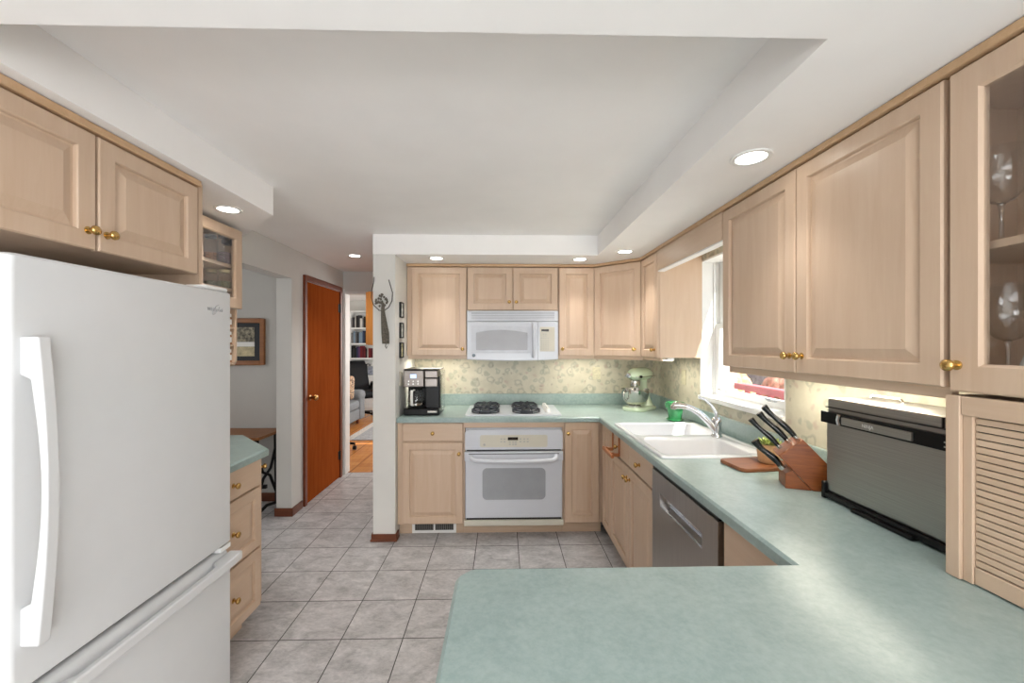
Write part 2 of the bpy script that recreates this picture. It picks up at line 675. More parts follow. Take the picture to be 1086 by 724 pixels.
m.box(-0.05, 0.1, 4.72, 9.15, 0, 2.44)
m.box(-3.58, -1.80, 4.62, 4.72, 0, 2.44)
m.box(-0.86, -0.05, 4.62, 4.72, 0, 2.44)
struct(m.build('wall_study', PAINT))

# skirting boards
def base_run(name, boxes):
    q = MB()
    for b in boxes:
        q.box(*b)
    struct(q.build(name, BASEB, bevel=0.004))


base_run('baseboard_partition', [(-0.976, -0.79, 3.018, 3.03, 0, 0.055), (-0.982, -0.784, 3.012, 3.03, 0, 0.018),
                                 (-0.80, -0.788, 3.03, 3.10, 0, 0.055), (-0.80, -0.784, 3.03, 3.10, 0, 0.018),
                                 (-0.978, -0.966, 3.03, 4.60, 0, 0.055)])
base_run('baseboard_left', [(-1.80, -1.788, 3.478, 3.66, 0, 0.07), (-1.942, -1.788, 3.478, 3.49, 0, 0.07)])
base_run('baseboard_side', [(-4.18, -1.93, 3.818, 3.83, 0, 0.08)])

# hall doorway casing (white)
m = MB()
m.box(-1.798, -1.770, 4.585, 4.60, 0, 2.09)
m.box(-1.770, -0.98, 4.585, 4.60, 2.036, 2.06)
m.box(-1.782, -1.770, 4.60, 4.72, 0, 2.036)
struct(m.build('trim_1', WHITETRIM, bevel=0.003))

# brown flush door in the hall, closed
d1 = bpy.data.objects.new('door_1', None)
COL.objects.link(d1)
d1.location = (-1.80, 3.68, 0)
struct(d1)
m = MB()
m.box(0, 0.022, 0, 0.045, 0, 2.095)
m.box(0, 0.022, 0.80, 0.845, 0, 2.095)
m.box(0, 0.022, 0.045, 0.80, 2.045, 2.095)
m.build('casing', CASING, d1, bevel=0.004)
m = MB()
m.box(0.0, 0.008, 0.049, 0.797, 0.006, 2.041)
m.build('leaf', CHERRY, d1, bevel=0.002)
m = MB()
m.lathe([(0.026, 0), (0.026, 0.004), (0.012, 0.006), (0.011, 0.035), (0.024, 0.042), (0.028, 0.055), (0.022, 0.068), (0, 0.072)], (0.008, 0.12, 0.97), 20, 'x')
m.build('door_knob', OLDBRASS, d1, 40)
for z in (1.86, 0.25):
    m = MB()
    m.box(0.008, 0.014, 0.765, 0.80, z - 0.045, z + 0.045)
    m.lathe([(0.007, -0.05), (0.007, 0.05)], (0.018, 0.798, z), 10)
    m.build('hinge', BLACKIRON, d1)

# ------------------------------------------------------------------ kitchen window
w1 = bpy.data.objects.new('window_1', None)
COL.objects.link(w1)
w1.location = (1.39, WY0, WZ0)
struct(w1)
ww, wh = WY1 - WY0, WZ1 - WZ0
m = MB()
m.box(0.0, 0.17, 0, 0.012, 0.012, wh)
m.box(0.0, 0.17, ww - 0.012, ww, 0.012, wh)
m.box(0.0, 0.17, 0.012, ww - 0.012, wh - 0.012, wh)
m.build('window_jamb', WHITETRIM, w1, bevel=0.001)
m = MB()
m.box(-0.018, 0.17, -0.0, ww, -0.016, 0.012)
m.build('window_sill', WHITETRIM, w1, bevel=0.003)


def sash(nm, x0, x1, z0, z1, bot):
    q = MB()
    a, b = 0.014, ww - 0.014
    q.box(x0, x1, a, a + 0.045, z0, z1)
    q.box(x0, x1, b - 0.045, b, z0, z1)
    q.box(x0, x1, a + 0.045, b - 0.045, z0, z0 + bot)
    q.box(x0, x1, a + 0.045, b - 0.045, z1 - 0.035, z1)
    s_ = q.build(nm, WHITETRIM, w1, bevel=0.003)
    q = MB()
    xm = (x0 + x1) / 2
    q.box(xm - 0.003, xm + 0.003, a + 0.043, b - 0.043, z0 + bot - 0.002, z1 - 0.033)
    q.build('pane', PANEGLASS, s_)


sash('lower_sash', 0.100, 0.125, 0.014, 0.51, 0.05)
sash('upper_sash', 0.130, 0.155, 0.475, wh - 0.014, 0.035)
m = MB()
m.box(0.088, 0.10, 0.013, ww - 0.013, 0.012, 0.02)
m.box(0.088, 0.10, 0.013, 0.02, 0.02, wh - 0.02)
m.box(0.088, 0.10, ww - 0.02, ww - 0.013, 0.02, wh - 0.02)
m.build('sash_stop', WHITETRIM, w1)
for y in (0.24, 0.73):
    m = MB()
    m.box(0.086, 0.10, y - 0.035, y + 0.035, 0.05, 0.058)
    m.tube([(0.09, y - 0.03, 0.054), (0.07, y - 0.022, 0.062), (0.062, y, 0.064), (0.07, y + 0.022, 0.062), (0.09, y + 0.03, 0.054)], 0.005, 8)
    m.build('sash_lift', CHROME, w1, 40)

# ------------------------------------------------------------------ outside the window
m = MB()
m.box(1.60, 14, -6, 18, -0.5, -0.4)
struct(m.build('ground_outside', plain('pale_concrete', (206, 200, 192), 0.8, var=0.06, scale=2)))


def brickmat():
    t = NT('pink_brick')
    br = t.n('ShaderNodeTexBrick')
    br.inputs['Color1'].default_value = lin((206, 160, 146))
    br.inputs['Color2'].default_value = lin((222, 182, 168))
    br.inputs['Mortar'].default_value = lin((226, 214, 206))
    br.inputs['Scale'].default_value = 4.5
    mp = t.n('ShaderNodeMapping')
    mp.inputs['Rotation'].default_value = (pi / 2, 0, 0)
    t.l(t.n('ShaderNodeTexCoord').outputs['Object'], mp.inputs[0])
    t.l(mp.outputs[0], br.inputs['Vector'])
    return t.set(br.outputs['Color'], 0.8)


o = MB().box(0, 0.22, 0, 0.22, 0, 2.6, 0.01).box(-0.03, 0.25, -0.03, 0.25, 2.6, 2.68, 0.01).build('brick_pillar', brickmat())
o.location = (2.58, 4.74, -0.4)
tag(o, 'pale pink brick pillar outside the kitchen window', 'pillar')
rail = thing('porch_railing', 'pink painted porch railing outside the kitchen window', 'railing', (2.75, 2.6, -0.4))
PINK = plain('pink_paint', (176, 92, 98), 0.6, var=0.05)
m = MB()
m.box(-0.06, 0.06, 0, 2.04, 1.35, 1.42, 0.01)
m.build('top_rail', PINK, rail)
m = MB()
m.box(-0.03, 0.03, 0, 2.04, 0.12, 0.18)
m.build('bottom_rail', PINK, rail)
for i in range(10):
    m = MB()
    m.box(-0.02, 0.02, 0.05 + i * 0.2, 0.09 + i * 0.2, 0.0 if i % 9 == 0 else 0.18, 1.35)
    m.build('baluster', PINK, rail)
BUSH1 = plain('tan_foliage', (190, 140, 102), 0.9, var=0.3, scale=14)
BUSH2 = plain('brown_foliage', (140, 96, 82), 0.9, var=0.35, scale=12)
HEDGE = plain('dark_hedge', (92, 80, 84), 0.95, var=0.35, scale=9)


def shrub(loc, rx, ry, rz, mat, label):
    q = MB()
    rnd = random.Random(int(loc[1] * 100))
    q.lathe([(0.06, 0), (0.05, rz)], (0, 0, 0), 8)
    for i in range(26):
        a, e = rnd.uniform(0, 2 * pi), rnd.uniform(-0.9, 1.4)
        c = (rx * 0.7 * cos(a) * cos(e), ry * 0.7 * sin(a) * cos(e), rz * 1.25 + rz * 0.6 * sin(e))
        k = rnd.uniform(0.28, 0.42)
        q.ell(c, (rx * k, ry * k, rz * k), 10, 6)
    s_ = q.build('shrub', mat, None, 60)
    s_.location = loc
    tag(s_, label, 'shrub')


shrub((3.56, 6.0, -0.4), 0.28, 0.34, 0.66, BUSH1, 'tan rounded shrub behind the pink railing, beside the brick pillar')
shrub((4.25, 6.1, -0.4), 0.33, 0.38, 0.66, BUSH2, 'reddish brown shrub behind the pink railing, right of the tan one')
o = MB().box(0, 0.7, 0, 7.0, 0, 1.55, 0.08, 3).build('garden_hedge', HEDGE)
o.location = (5.2, 2.5, -0.4)
tag(o, 'long dark hedge behind the shrubs outside', 'hedge')

# ------------------------------------------------------------------ cabinets
q = MB()
q.lathe([(0.0125, 0), (0.0125, -0.002), (0.006, -0.005), (0.0055, -0.013), (0.011, -0.017), (0.0155, -0.024),
         (0.0145, -0.030), (0.008, -0.034), (0, -0.035)], (0, 0, 0), 20, 'y')
KNOB0 = q.build('knob', BRASS, None, 50, link=False)
KNOBMESH = KNOB0.data
KNOBMESH.transform(Matrix.Scale(0.92, 4))


def knob(parent, x, y, z):
    k = bpy.data.objects.new('knob', KNOBMESH)
    COL.objects.link(k)
    k.parent = parent
    k.location = (x, y, z)
    return k


def rloops(mb, x0, x1, z0, z1, prof, cap=True):
    L = []
    for ins, y in prof:
        L.append([(x0 + ins, y, z0 + ins), (x1 - ins, y, z0 + ins), (x1 - ins, y, z1 - ins), (x0 + ins, y, z1 - ins)])
    mb.loft(L, True, cap)


T = 0.02


def front(root, kind, x0, x1, z0, z1, kn=None, rail=0.055):
    q = MB()
    nm = 'drawer' if 'drawer' in kind else ('panel' if kind == 'panel' else 'door')
    if kind in ('door', 'raised_drawer'):
        rloops(q, x0, x1, z0, z1, [(0, 0), (0, -T + 0.004), (0.004, -T), (rail - 0.003, -T), (rail, -T + 0.003), (rail + 0.002, -T + 0.012),
                                   (rail + 0.008, -T + 0.012), (rail + 0.036, -T + 0.002), (rail + 0.038, -T + 0.002)])
    elif kind == 'glass_door':
        rloops(q, x0, x1, z0, z1, [(0, 0), (0, -T + 0.004), (0.004, -T), (rail, -T), (rail + 0.006, -T + 0.006), (rail + 0.006, 0), (0, 0)], False)
        q.bm.faces.ensure_lookup_table()
        bmesh.ops.delete(q.bm, geom=[q.bm.faces[-1]], context='FACES')
    else:
        rloops(q, x0, x1, z0, z1, [(0, 0), (0, -T + 0.004), (0.004, -T)])
    mat = MAPLEH if nm == 'drawer' else MAPLE
    dr = q.build(nm, mat, root)
    if kind == 'glass_door':
        g = MB()
        g.box(x0 + rail, x1 - rail, -0.011, -0.007, z0 + rail, z1 - rail)
        g.build('pane', GLASS, dr)
    if kn:
        knob(dr, kn[0], -T, kn[1])
    return dr


def cabinet(label, loc, rot, w, h, d, fronts, name='wall_cabinet', cat='cabinet', toe=False, hollow=False, top=True, shelves=(), rail=None, bx0=0.0, bx1=0.0):
    """local frame: x along the front, y into the cabinet, z up; loc = front lower left corner"""
    r = thing(name, label, cat, loc, rot)
    q = MB()
    z0 = 0.1 if toe else 0.0
    a, b = bx0, w - bx1
    if hollow:
        t = 0.018
        q.box(a, a + t, 0, d, z0, h)
        q.box(b - t, b, 0, d, z0, h)
        q.box(a + t, b - t, 0, d, z0, z0 + t)
        q.box(a + t, b - t, 0, d if top else 0.02, h - t, h)
        q.box(a + t, b - t, d - 0.008, d, z0 + t, h - t)
        q.build('carcass', MAPLEIN if hollow == 2 else MAPLE, r)
        for sz in shelves:
            g = MB()
            g.box(a + t, b - t, 0.012, d - 0.009, sz - 0.019, sz)
            g.build('shelf', MAPLE, r, bevel=0.002)
    else:
        q.box(a, b, 0, d, z0, h)
        q.build('carcass', MAPLE, r)
    if toe:
        g = MB()
        g.box(0, w, 0.065, d, 0, 0.1)
        g.build('toe_kick', TOEKICK, r)
    if rail:
        g = MB()
        g.box(rail[0], rail[1], 0.004, 0.022, -rail[2], 0)
        g.build('light_rail', MAPLEH, r, bevel=0.002)
    for f in fronts:
        front(r, *f)
    return r


CT = 0.874
# --- back run, base
cabinet('maple base cabinet left of the oven, one drawer over a door', (-0.797, 3.085, 0), 0, 0.499, CT, 0.60,
        [('slab_drawer', 0.040, 0.496, 0.733, 0.870, (0.27, 0.795)),
         ('door', 0.040, 0.496, 0.106, 0.722, (0.468, 0.64))], 'base_cabinet', toe=True)
oc = thing('oven_cabinet', 'maple cabinet frame around the built-in white oven', 'cabinet', (-0.297, 3.085, 0))
m = MB()
m.box(0, 0.765, -0.012, 0.60, 0.832, CT)
m.build('top_rail', MAPLEH, oc, bevel=0.002)
for x in (0, 0.755):
    m = MB()
    m.box(x, x + 0.010, -0.004, 0.60, 0.1, 0.832)
    m.build('side_panel', MAPLE, oc)
m = MB()
m.box(0, 0.765, 0.065, 0.60, 0, 0.095)
m.build('toe_kick', TOEKICK, oc)
cabinet('narrow maple base cabinet right of the oven with one tall door', (0.470, 3.085, 0), 0, 0.30, CT, 0.60,
        [('door', 0.004, 0.268, 0.106, 0.870, (0.028, 0.79))], 'base_cabinet', toe=True)
# --- right run, base (faces the aisle)
R90 = -pi / 2
cabinet('narrow maple corner door beside the sink cabinet', (0.775, 3.062, 0), R90, 0.245, CT, 0.60,
        [('door', 0.020, 0.240, 0.106, 0.870, None)], 'base_cabinet', toe=True)
cabinet('maple sink cabinet with two drawer fronts over two doors', (0.775, 2.813, 0), R90, 0.808, CT, 0.60,
        [('slab_drawer', 0.004, 0.402, 0.735, 0.870, (0.203, 0.80)),
         ('slab_drawer', 0.406, 0.804, 0.735, 0.870, (0.605, 0.80)),
         ('door', 0.004, 0.402, 0.106, 0.722, (0.375, 0.66)),
         ('door', 0.406, 0.804, 0.106, 0.722, (0.433, 0.66))], 'base_cabinet', toe=True, hollow=1, top=False)
cabinet('maple drawer cabinet between the dishwasher and the peninsula', (0.775, 1.366, 0), R90, 0.36, CT, 0.58,
        [('slab_drawer', 0.004, 0.356, 0.62, 0.870, (0.18, 0.71)),
         ('door', 0.004, 0.356, 0.106, 0.61, (0.32, 0.55))], 'base_cabinet', toe=True)
cabinet('maple peninsula base cabinet under the near worktop', (0.765, 0.955, 0), pi, 0.83, CT, 0.55,
        [('door', 0.004, 0.412, 0.106, 0.870, (0.38, 0.79)), ('door', 0.416, 0.826, 0.106, 0.870, (0.45, 0.79))], 'base_cabinet', toe=True)
# --- left run, base with angled end
lb = thing('base_cabinet', 'maple three-drawer base cabinet beside the white refrigerator', 'cabinet', (-1.285, 1.722, 0), pi / 2)
m = MB()
m.prism([(0, 0), (0.428, 0), (0.738, 0.31), (0.738, 0.505), (0, 0.505)], 'z', 0.1, CT)
m.build('carcass', MAPLE, lb)
m = MB()
m.prism([(0, 0.065), (0.40, 0.065), (0.66, 0.325), (0.66, 0.505), (0, 0.505)], 'z', 0, 0.1)
m.build('toe_kick', TOEKICK, lb)
front(lb, 'slab_drawer', 0.004, 0.422, 0.735, 0.870, (0.205, 0.80))
front(lb, 'raised_drawer', 0.004, 0.422, 0.418, 0.724, (0.205, 0.57), 0.05)
front(lb, 'raised_drawer', 0.004, 0.422, 0.106, 0.408, (0.205, 0.26), 0.05)
ang = front(lb, 'door', 0.006, 0.43, 0.106, 0.870, (0.036, 0.81))
ang.location = (0.430, 0.002, 0)
ang.rotation_euler = (0, 0, pi / 4)

# --- uppers, back
UZ, UT = 1.372, 2.112
cabinet('maple wall cabinet left of the microwave with one tall door', (-0.797, 3.39, UZ), 0, 0.497, UT - UZ, 0.31,
        [('door', 0.042, 0.494, 0.0, UT - UZ - 0.003, (0.465, 0.055))], rail=(0.01, 0.497, 0.03))
cabinet('short maple wall cabinet with two doors above the microwave', (-0.296, 3.39, 1.748), 0, 0.762, UT - 1.748, 0.31,
        [('door', 0.004, 0.378, 0.004, UT - 1.751, (0.352, 0.07)), ('door', 0.384, 0.758, 0.004, UT - 1.751, (0.41, 0.07))])
cabinet('narrow maple wall cabinet right of the microwave', (0.470, 3.39, UZ), 0, 0.304, UT - UZ, 0.31,
        [('door', 0.004, 0.298, 0.0, UT - UZ - 0.003, (0.03, 0.055))], rail=(0.0, 0.304, 0.03))
# diagonal corner
cc = thing('corner_wall_cabinet', 'maple corner wall cabinet with an angled door above the stand mixer', 'cabinet', (0.776, 3.388, UZ))
m = MB()
m.prism([(0, 0), (0.314, -0.282), (0.61, -0.282), (0.61, 0.308), (0, 0.308)], 'z', 0, UT - UZ)
m.build('carcass', MAPLE, cc)
L = sqrt(0.314 ** 2 + 0.282 ** 2)
dd = front(cc, 'door', 0.006, L - 0.012, 0.0, UT - UZ - 0.003, (L - 0.06, 0.055))
dd.rotation_euler = (0, 0, -math.atan2(0.282, 0.314))
m = MB()
q_ = MB()
q_.box(-0.012, L, 0.004, 0.022, -0.03, 0)
g = q_.build('light_rail', MAPLEH, cc, bevel=0.002)
g.rotation_euler = (0, 0, -math.atan2(0.282, 0.314))
# right wall
cabinet('slim maple wall cabinet at the far side of the kitchen window', (1.09, 3.102, UZ), R90, 0.330, UT - UZ, 0.296,
        [('door', 0.004, 0.326, 0.0, UT - UZ - 0.003, (0.28, 0.055))], rail=(0.0, 0.330, 0.025))
cabinet('large two-door maple wall cabinet at the near side of the kitchen window', (1.09, 1.942, 1.362), R90, 0.99, UT - 1.362, 0.296,
        [('door', 0.002, 0.488, 0.0, UT - 1.365, (0.46, 0.062)), ('door', 0.493, 0.984, 0.0, UT - 1.365, (0.522, 0.062))],
        rail=(0.02, 0.985, 0.03), bx1=0.12)
va = thing('window_valance', 'maple valance board between the wall cabinets over the kitchen window', 'valance', (1.07, 1.946, 1.976))
m = MB()
m.box(0, 0.02, 0, 0.822, 0, 0.136)
m.build('board', MAPLEY, va, bevel=0.002)
m = MB()
m.box(0.004, 0.05, 0, 0.822, -0.008, 0)
m.build('white_strip', WHITETRIM, va)
# glass cabinet
gc = cabinet('glass-door maple wall cabinet holding wine glasses', (1.09, 1.066, 1.355), R90, 0.64, UT - 1.355, 0.296,
             [('glass_door', 0.122, 0.64, 0.0, UT - 1.358, (0.140, 0.062), 0.06)], 'glass_cabinet', hollow=2, shelves=(0.345,))
# appliance garage below it
ag = thing('appliance_garage', 'maple appliance garage with a slatted roll-up door under the glass cabinet', 'cabinet', (1.085, 0.950, 0.9155), R90)
m = MB()
m.box(0, 0.515, 0.28, 0.30, 0, 0.43)
m.box(0, 0.018, 0, 0.28, 0, 0.43)
m.box(0.497, 0.515, 0, 0.28, 0, 0.43)
m.build('carcass', MAPLE, ag)
for bb in ((0, 0.030, -0.016, 0), (0.030, 0.050, -0.008, 0.01), (0.485, 0.515, -0.016, 0)):
    m = MB()
    m.box(*bb, 0, 0.43)
    m.build('stile', MAPLE, ag, bevel=0.002)
m = MB()
m.box(0.0305, 0.4845, -0.014, 0.004, 0.385, 0.43)
m.build('header', MAPLEH, ag, bevel=0.003)
td = MB()
td.box(0.051, 0.484, 0.004, 0.012, 0.0, 0.386)
td = td.build('tambour_door', DARKGAP, ag)
for i in range(21):
    m = MB()
    z = 0.044 + i * 0.0162
    m.box(0.051, 0.484, -0.003, 0.006, z, z + 0.0138, 0.002, 2)
    m.build('slat', MAPLEH, td)
m = MB()
m.box(0.051, 0.484, -0.005, 0.006, 0.002, 0.041, 0.002)
m.build('bottom_rail', MAPLEH, td)

# --- over the refrigerator
cabinet('maple wall cabinet with two doors above the refrigerator', (-1.26, 0.862, 1.752), pi / 2, 0.825, 2.108 - 1.752, 0.535,
        [('door', 0.004, 0.400, 0.0, 0.352, (0.375, 0.055)), ('door', 0.408, 0.812, 0.0, 0.352, (0.433, 0.055))])
ep = MB()
ep.box(-1.797, -1.25, 1.690, 1.712, 0.0, 2.13)
tag(ep.build('end_panel', MAPLE, bevel=0.001), 'tall maple side panel between the refrigerator and the drawers', 'panel')
gl = cabinet('glass-door maple wall cabinet holding jars, beside the refrigerator', (-1.52, 1.716, 1.668), pi / 2, 0.650, 2.118 - 1.668, 0.276,
             [('glass_door', 0.285, 0.648, 0.0, 0.447, None, 0.055)], 'glass_cabinet', hollow=1, shelves=(0.112, 0.247))
m = MB()
m.box(0.575, 0.625, 0.02, 0.05, 0.36, 0.385)
m.box(0.60, 0.628, 0.0, 0.02, 0.355, 0.39)
m.build('hinge', IRON, gl)

# crown strips along the cabinet tops
m = MB()
m.box(-0.797, 0.785, 3.362, 3.40, 2.114, 2.136)
struct(m.build('trim_2', MAPLETRIM, bevel=0.003))
m = MB(Matrix.Translation((0.776, 3.388, 0)) @ Matrix.Rotation(-math.atan2(0.282, 0.314), 4, 'Z'))
m.box(-0.005, L + 0.005, -0.028, 0.01, 2.114, 2.136)
struct(m.build('trim_3', MAPLETRIM, bevel=0.003))
m = MB()
m.box(1.062, 1.10, 0.40, 3.10, 2.114, 2.136)
struct(m.build('trim_4', MAPLETRIM, bevel=0.003))
m = MB()
m.box(-1.27, -1.236, 0.862, 1.688, 2.110, 2.135)
struct(m.build('trim_5', MAPLETRIM, bevel=0.003))

# ------------------------------------------------------------------ worktops
def rounded_top(mb, P, z0, z1, hole=None, r=0.008):
    """worktop with an eased upper edge; P counter-clockwise"""
    b = offset_poly(P, r)
    loops = [[(x, y, z0) for x, y in P], [(x, y, z1 - r) for x, y in P], [(x, y, z1) for x, y in b]]
    mb.loft(loops, False, False)
    Ls = [b] + ([hole] if hole else [])
    for z, Q in ((z1, b), (z0, P)):
        Ls = [Q] + ([hole] if hole else [])
        flat = [p for l_ in Ls for p in l_]
        tri = geometry.tessellate_polygon([[Vector((p[0], p[1], 0)) for p in l_] for l_ in Ls])
        mb.faces([(p[0], p[1], z) for p in flat], [tuple(t) for t in tri])
    if hole:
        mb.loft([[(x, y, z0) for x, y in hole], [(x, y, z1) for x, y in hole]], False, False)


CZ = 0.914
ct = thing('countertop', 'green laminate worktop wrapping the sink wall and near peninsula', 'countertop', (0, 0, 0))
P = [(-0.796, 3.695), (-0.796, 3.047), (0.735, 3.047), (0.735, 1.0), (-0.066, 1.0), (-0.080, 0.996), (-0.107, 0.970),
     (-0.111, 0.955), (-0.111, 0.34), (1.385, 0.34), (1.385, 3.695)]
SX0, SX1, SY0, SY1 = 0.785, 1.305, 1.945, 2.755
m = MB()
rounded_top(m, P, 0.8765, CZ, [(SX0, SY0), (SX1, SY0), (SX1, SY1), (SX0, SY1)])
m.build('worktop', COUNTER, ct)
m = MB()
m.box(-0.796, 1.385, 3.675, 3.695, CZ, 1.016, 0.004)
m.box(1.367, 1.387, 0.97, 3.676, CZ, 1.016, 0.004)
m.build('upstand', COUNTER, ct)
lt = MB()
P2 = [(-1.797, 2.505), (-1.797, 1.716), (-1.245, 1.716), (-1.245, 2.18), (-1.58, 2.505)]
rounded_top(lt, P2, 0.8765, CZ)
tag(lt.build('countertop', COUNTER), 'small green laminate worktop with an angled end beside the refrigerator', 'countertop')

# ------------------------------------------------------------------ recessed lamps
def downlight(loc, label, r=0.068, e=3.2, glow=True):
    d = thing('recessed_light', label, 'ceiling light', loc)
    q = MB()
    q.lathe([(r, 0), (r, -0.004), (r * 0.9, -0.007), (r * 0.74, -0.004), (r * 0.72, 0.0)], (0, 0, 0), 32, cap0=False, cap1=False)
    q.build('trim_ring', WHITETRIM, d, 50)
    q = MB()
    q.lathe([(r * 0.74, -0.0005), (r * 0.74, -0.002), (0, -0.003)], (0, 0, 0), 32)
    q.build('lens', LENS, d, 50)
    lp = lamp('downlight', 'SPOT', (loc[0], loc[1], loc[2] - 0.02), e * 9.6, (1.0, 0.98, 0.95), rot=(0, 0, 0),
              spot_size=radians(92), spot_blend=1.0, shadow_soft_size=0.05)
    return d


for loc, lab, e in (((0.893, 1.43, H2), 'large round recessed light above the near right wall cabinet', 0.6),
                    ((0.885, 2.90, H2), 'recessed light over the sink window end, above the corner cabinet', 1.2),
                    ((0.61, 3.17, H2), 'recessed light above the cabinet right of the microwave', 0.75),
                    ((-0.515, 3.155, H2), 'recessed light above the cabinet left of the microwave', 0.75),
                    ((-1.365, 2.04, H2), 'recessed light in the left soffit above the jar cabinet', 1.2),
                    ((-1.365, 3.76, H1), 'recessed light in the hallway ceiling near the brown door', 1.2)):
    downlight(loc, lab, 0.068 if loc[1] < 2 else 0.062, e)


def strip_light(loc, rot, w, label, e=2.0):
    d = thing('under_cabinet_light', label, 'light', loc, rot)
    q = MB()
    q.box(0, w, 0, 0.05, -0.018, -0.001, 0.003)
    q.build('housing', WHITETRIM, d)
    q = MB()
    q.box(0.01, w - 0.01, 0.008, 0.042, -0.022, -0.018)
    q.build('lens', STRIP, d)
    c, s_ = cos(rot), sin(rot)
    px, py = w / 2, 0.025
    l_ = lamp('strip_glow', 'AREA', (loc[0] + c * px - s_ * py, loc[1] + s_ * px + c * py, loc[2] - 0.026), e, (1.0, 0.94, 0.80),
              rot=(0, 0, rot), shape='RECTANGLE', size=w * 0.9, size_y=0.03)


strip_light((-0.745, 3.45, UZ), 0, 0.43, 'lit under-cabinet light above the coffee maker', 0.9)
strip_light((0.50, 3.45, UZ), 0, 0.42, 'lit under-cabinet light right of the microwave', 0.8)
strip_light((1.22, 1.86, 1.362), R90, 0.74, 'lit under-cabinet light above the knife block and upright steel oven', 1.3)
strip_light((1.15, 3.05, UZ), R90, 0.26, 'small under-cabinet light under the slim cabinet by the window', 0.7)

# ------------------------------------------------------------------ refrigerator
fr = thing('refrigerator', 'tall white refrigerator with bottom freezer drawer', 'refrigerator', (-1.115, 0.937, 0), pi / 2)
FW = 0.751
m = MB()
m.box(0.004, FW - 0.004, 0.085, 0.665, 0.03, 1.672, 0.006)
m.box(0.02, FW - 0.02, 0.03, 0.085, 0.0, 0.07)
m.build('cabinet_body', FRIDGE, fr)
m = MB()
m.loft([[(x, y, z) for x, y in rrect(ins, FW - ins, ins2, 0.078, 0.014, 6)] for ins, ins2, z in
        ((0.006, 0.006, 0.660), (0, 0, 0.666), (0, 0, 1.670), (0.006, 0.006, 1.676))])
dr = m.build('door', FRIDGE, fr, 40)
m = MB()
out = []
ZB, ZT = 0.765, 1.484
n = 16
for i in range(n + 1):
    t = i / n
    out.append((-(0.040 + 0.022 * sin(pi * t)), ZB + (ZT - ZB) * t))
inn = []
for i in range(n + 1):
    t = 1 - i / n
    z = ZB + 0.10 + (ZT - ZB - 0.20) * t
    inn.append((-(0.022 + 0.024 * sin(pi * t)), z))
prof = [(0.002, ZB)] + out + [(0.002, ZT), (0.002, ZT - 0.088)] + inn + [(0.002, ZB + 0.088)]
F_in = prof
m.prism([(p[0], p[1]) for p in F_in], 'x', 0.022, 0.050)
m.build('door_handle', FRIDGE, dr, bevel=0.004, bseg=3)
m = MB()
m.loft([[(x, y, z) for x, y in rrect(ins, FW - ins, ins2, 0.078, 0.014, 6)] for ins, ins2, z in
        ((0.006, 0.006, 0.075), (0, 0, 0.082), (0, 0, 0.59), (0.002, 0.016, 0.626), (0.006, 0.026, 0.634))])
fz = m.build('freezer_drawer', FRIDGE, fr, 40)
m = MB()
m.prism([(0.018, 0.004), (0.060, -0.044), (FW - 0.060, -0.052), (FW - 0.004, -0.048), (FW - 0.004, 0.004), (FW - 0.10, 0.004), (FW - 0.13, -0.026),
         (0.12, -0.024), (0.09, 0.004)], 'z', 0.588, 0.622)
m.build('freezer_handle', FRIDGE, fz, bevel=0.006, bseg=3)
m = MB()
m.box(FW - 0.13, FW - 0.006, 0.012, 0.09, 1.678, 1.694, 0.005)
m.build('hinge_cover', WHITETRIM, fr)
m = MB()
m.box(FW - 0.06, FW - 0.004, 0.002, 0.06, 0.638, 0.656)
m.build('door_stop', WHITETRIM, fr)
m = MB()
m.box(0.012, FW - 0.012, 0.04, 0.084, 0.56, 1.66)
m.build('gasket', plain('gasket_gap_shade', (110, 110, 110), 0.7), fr)  # door seal, its grey darkened to stand for shade in the freezer gap
RX = Matrix.Rotation(pi / 2, 4, 'X')
text('Whirlpool', 0.020, GREYTXT, dr, Matrix.Translation((FW - 0.096, -0.0008, 1.60)) @ RX, 'brand_lettering')
m = MB()
ring = [(FW - 0.092 + 0.026 * cos(a) * cos(0.8) - 0.009 * sin(a) * sin(0.8), -0.001, 1.60 + 0.026 * cos(a) * sin(0.8) + 0.009 * sin(a) * cos(0.8))
        for a in [0.3 + i * 5.4 / 24 for i in range(25)]]
m.tube(ring, 0.0012, 6)
m.build('brand_swoosh', GREYTXT, dr, 60)

# ------------------------------------------------------------------ wall oven
ov = thing('wall_oven', 'white built-in oven with grey window under the cooktop', 'oven', (-0.285, 3.055, 0))
OW = 0.742
m = MB()
m.box(0.004, OW - 0.004, 0.03, 0.58, 0.105, 0.828)
m.build('oven_body', APPL, ov)
m = MB()
pts = [(0, 0.668), (OW, 0.668), (OW, 0.790)] + [(OW - 0.03 + 0.03 * cos(t), 0.790 + 0.03 * sin(t)) for t in (0.4, 0.8, 1.2, 1.57)] + \
      [(0.03 - 0.03 * sin(t), 0.790 + 0.03 * cos(t)) for t in (0, 0.4, 0.8, 1.2)] + [(0, 0.790)]
m.prism(pts, 'y', 0.0, 0.03)
cp = m.build('control_panel', APPL, ov, bevel=0.004)
m = MB()
m.loft([[(x, y, z) for x, z in rrect(0.115, 0.625, 0.688, 0.780, 0.014, 4)] for y in (0.0, -0.003)])
kp = m.build('keypad', APPLCREAM, cp)
m = MB()
m.box(0.325, 0.402, -0.006, -0.003, 0.742, 0.764)
m.build('display', DISPLAY, kp)
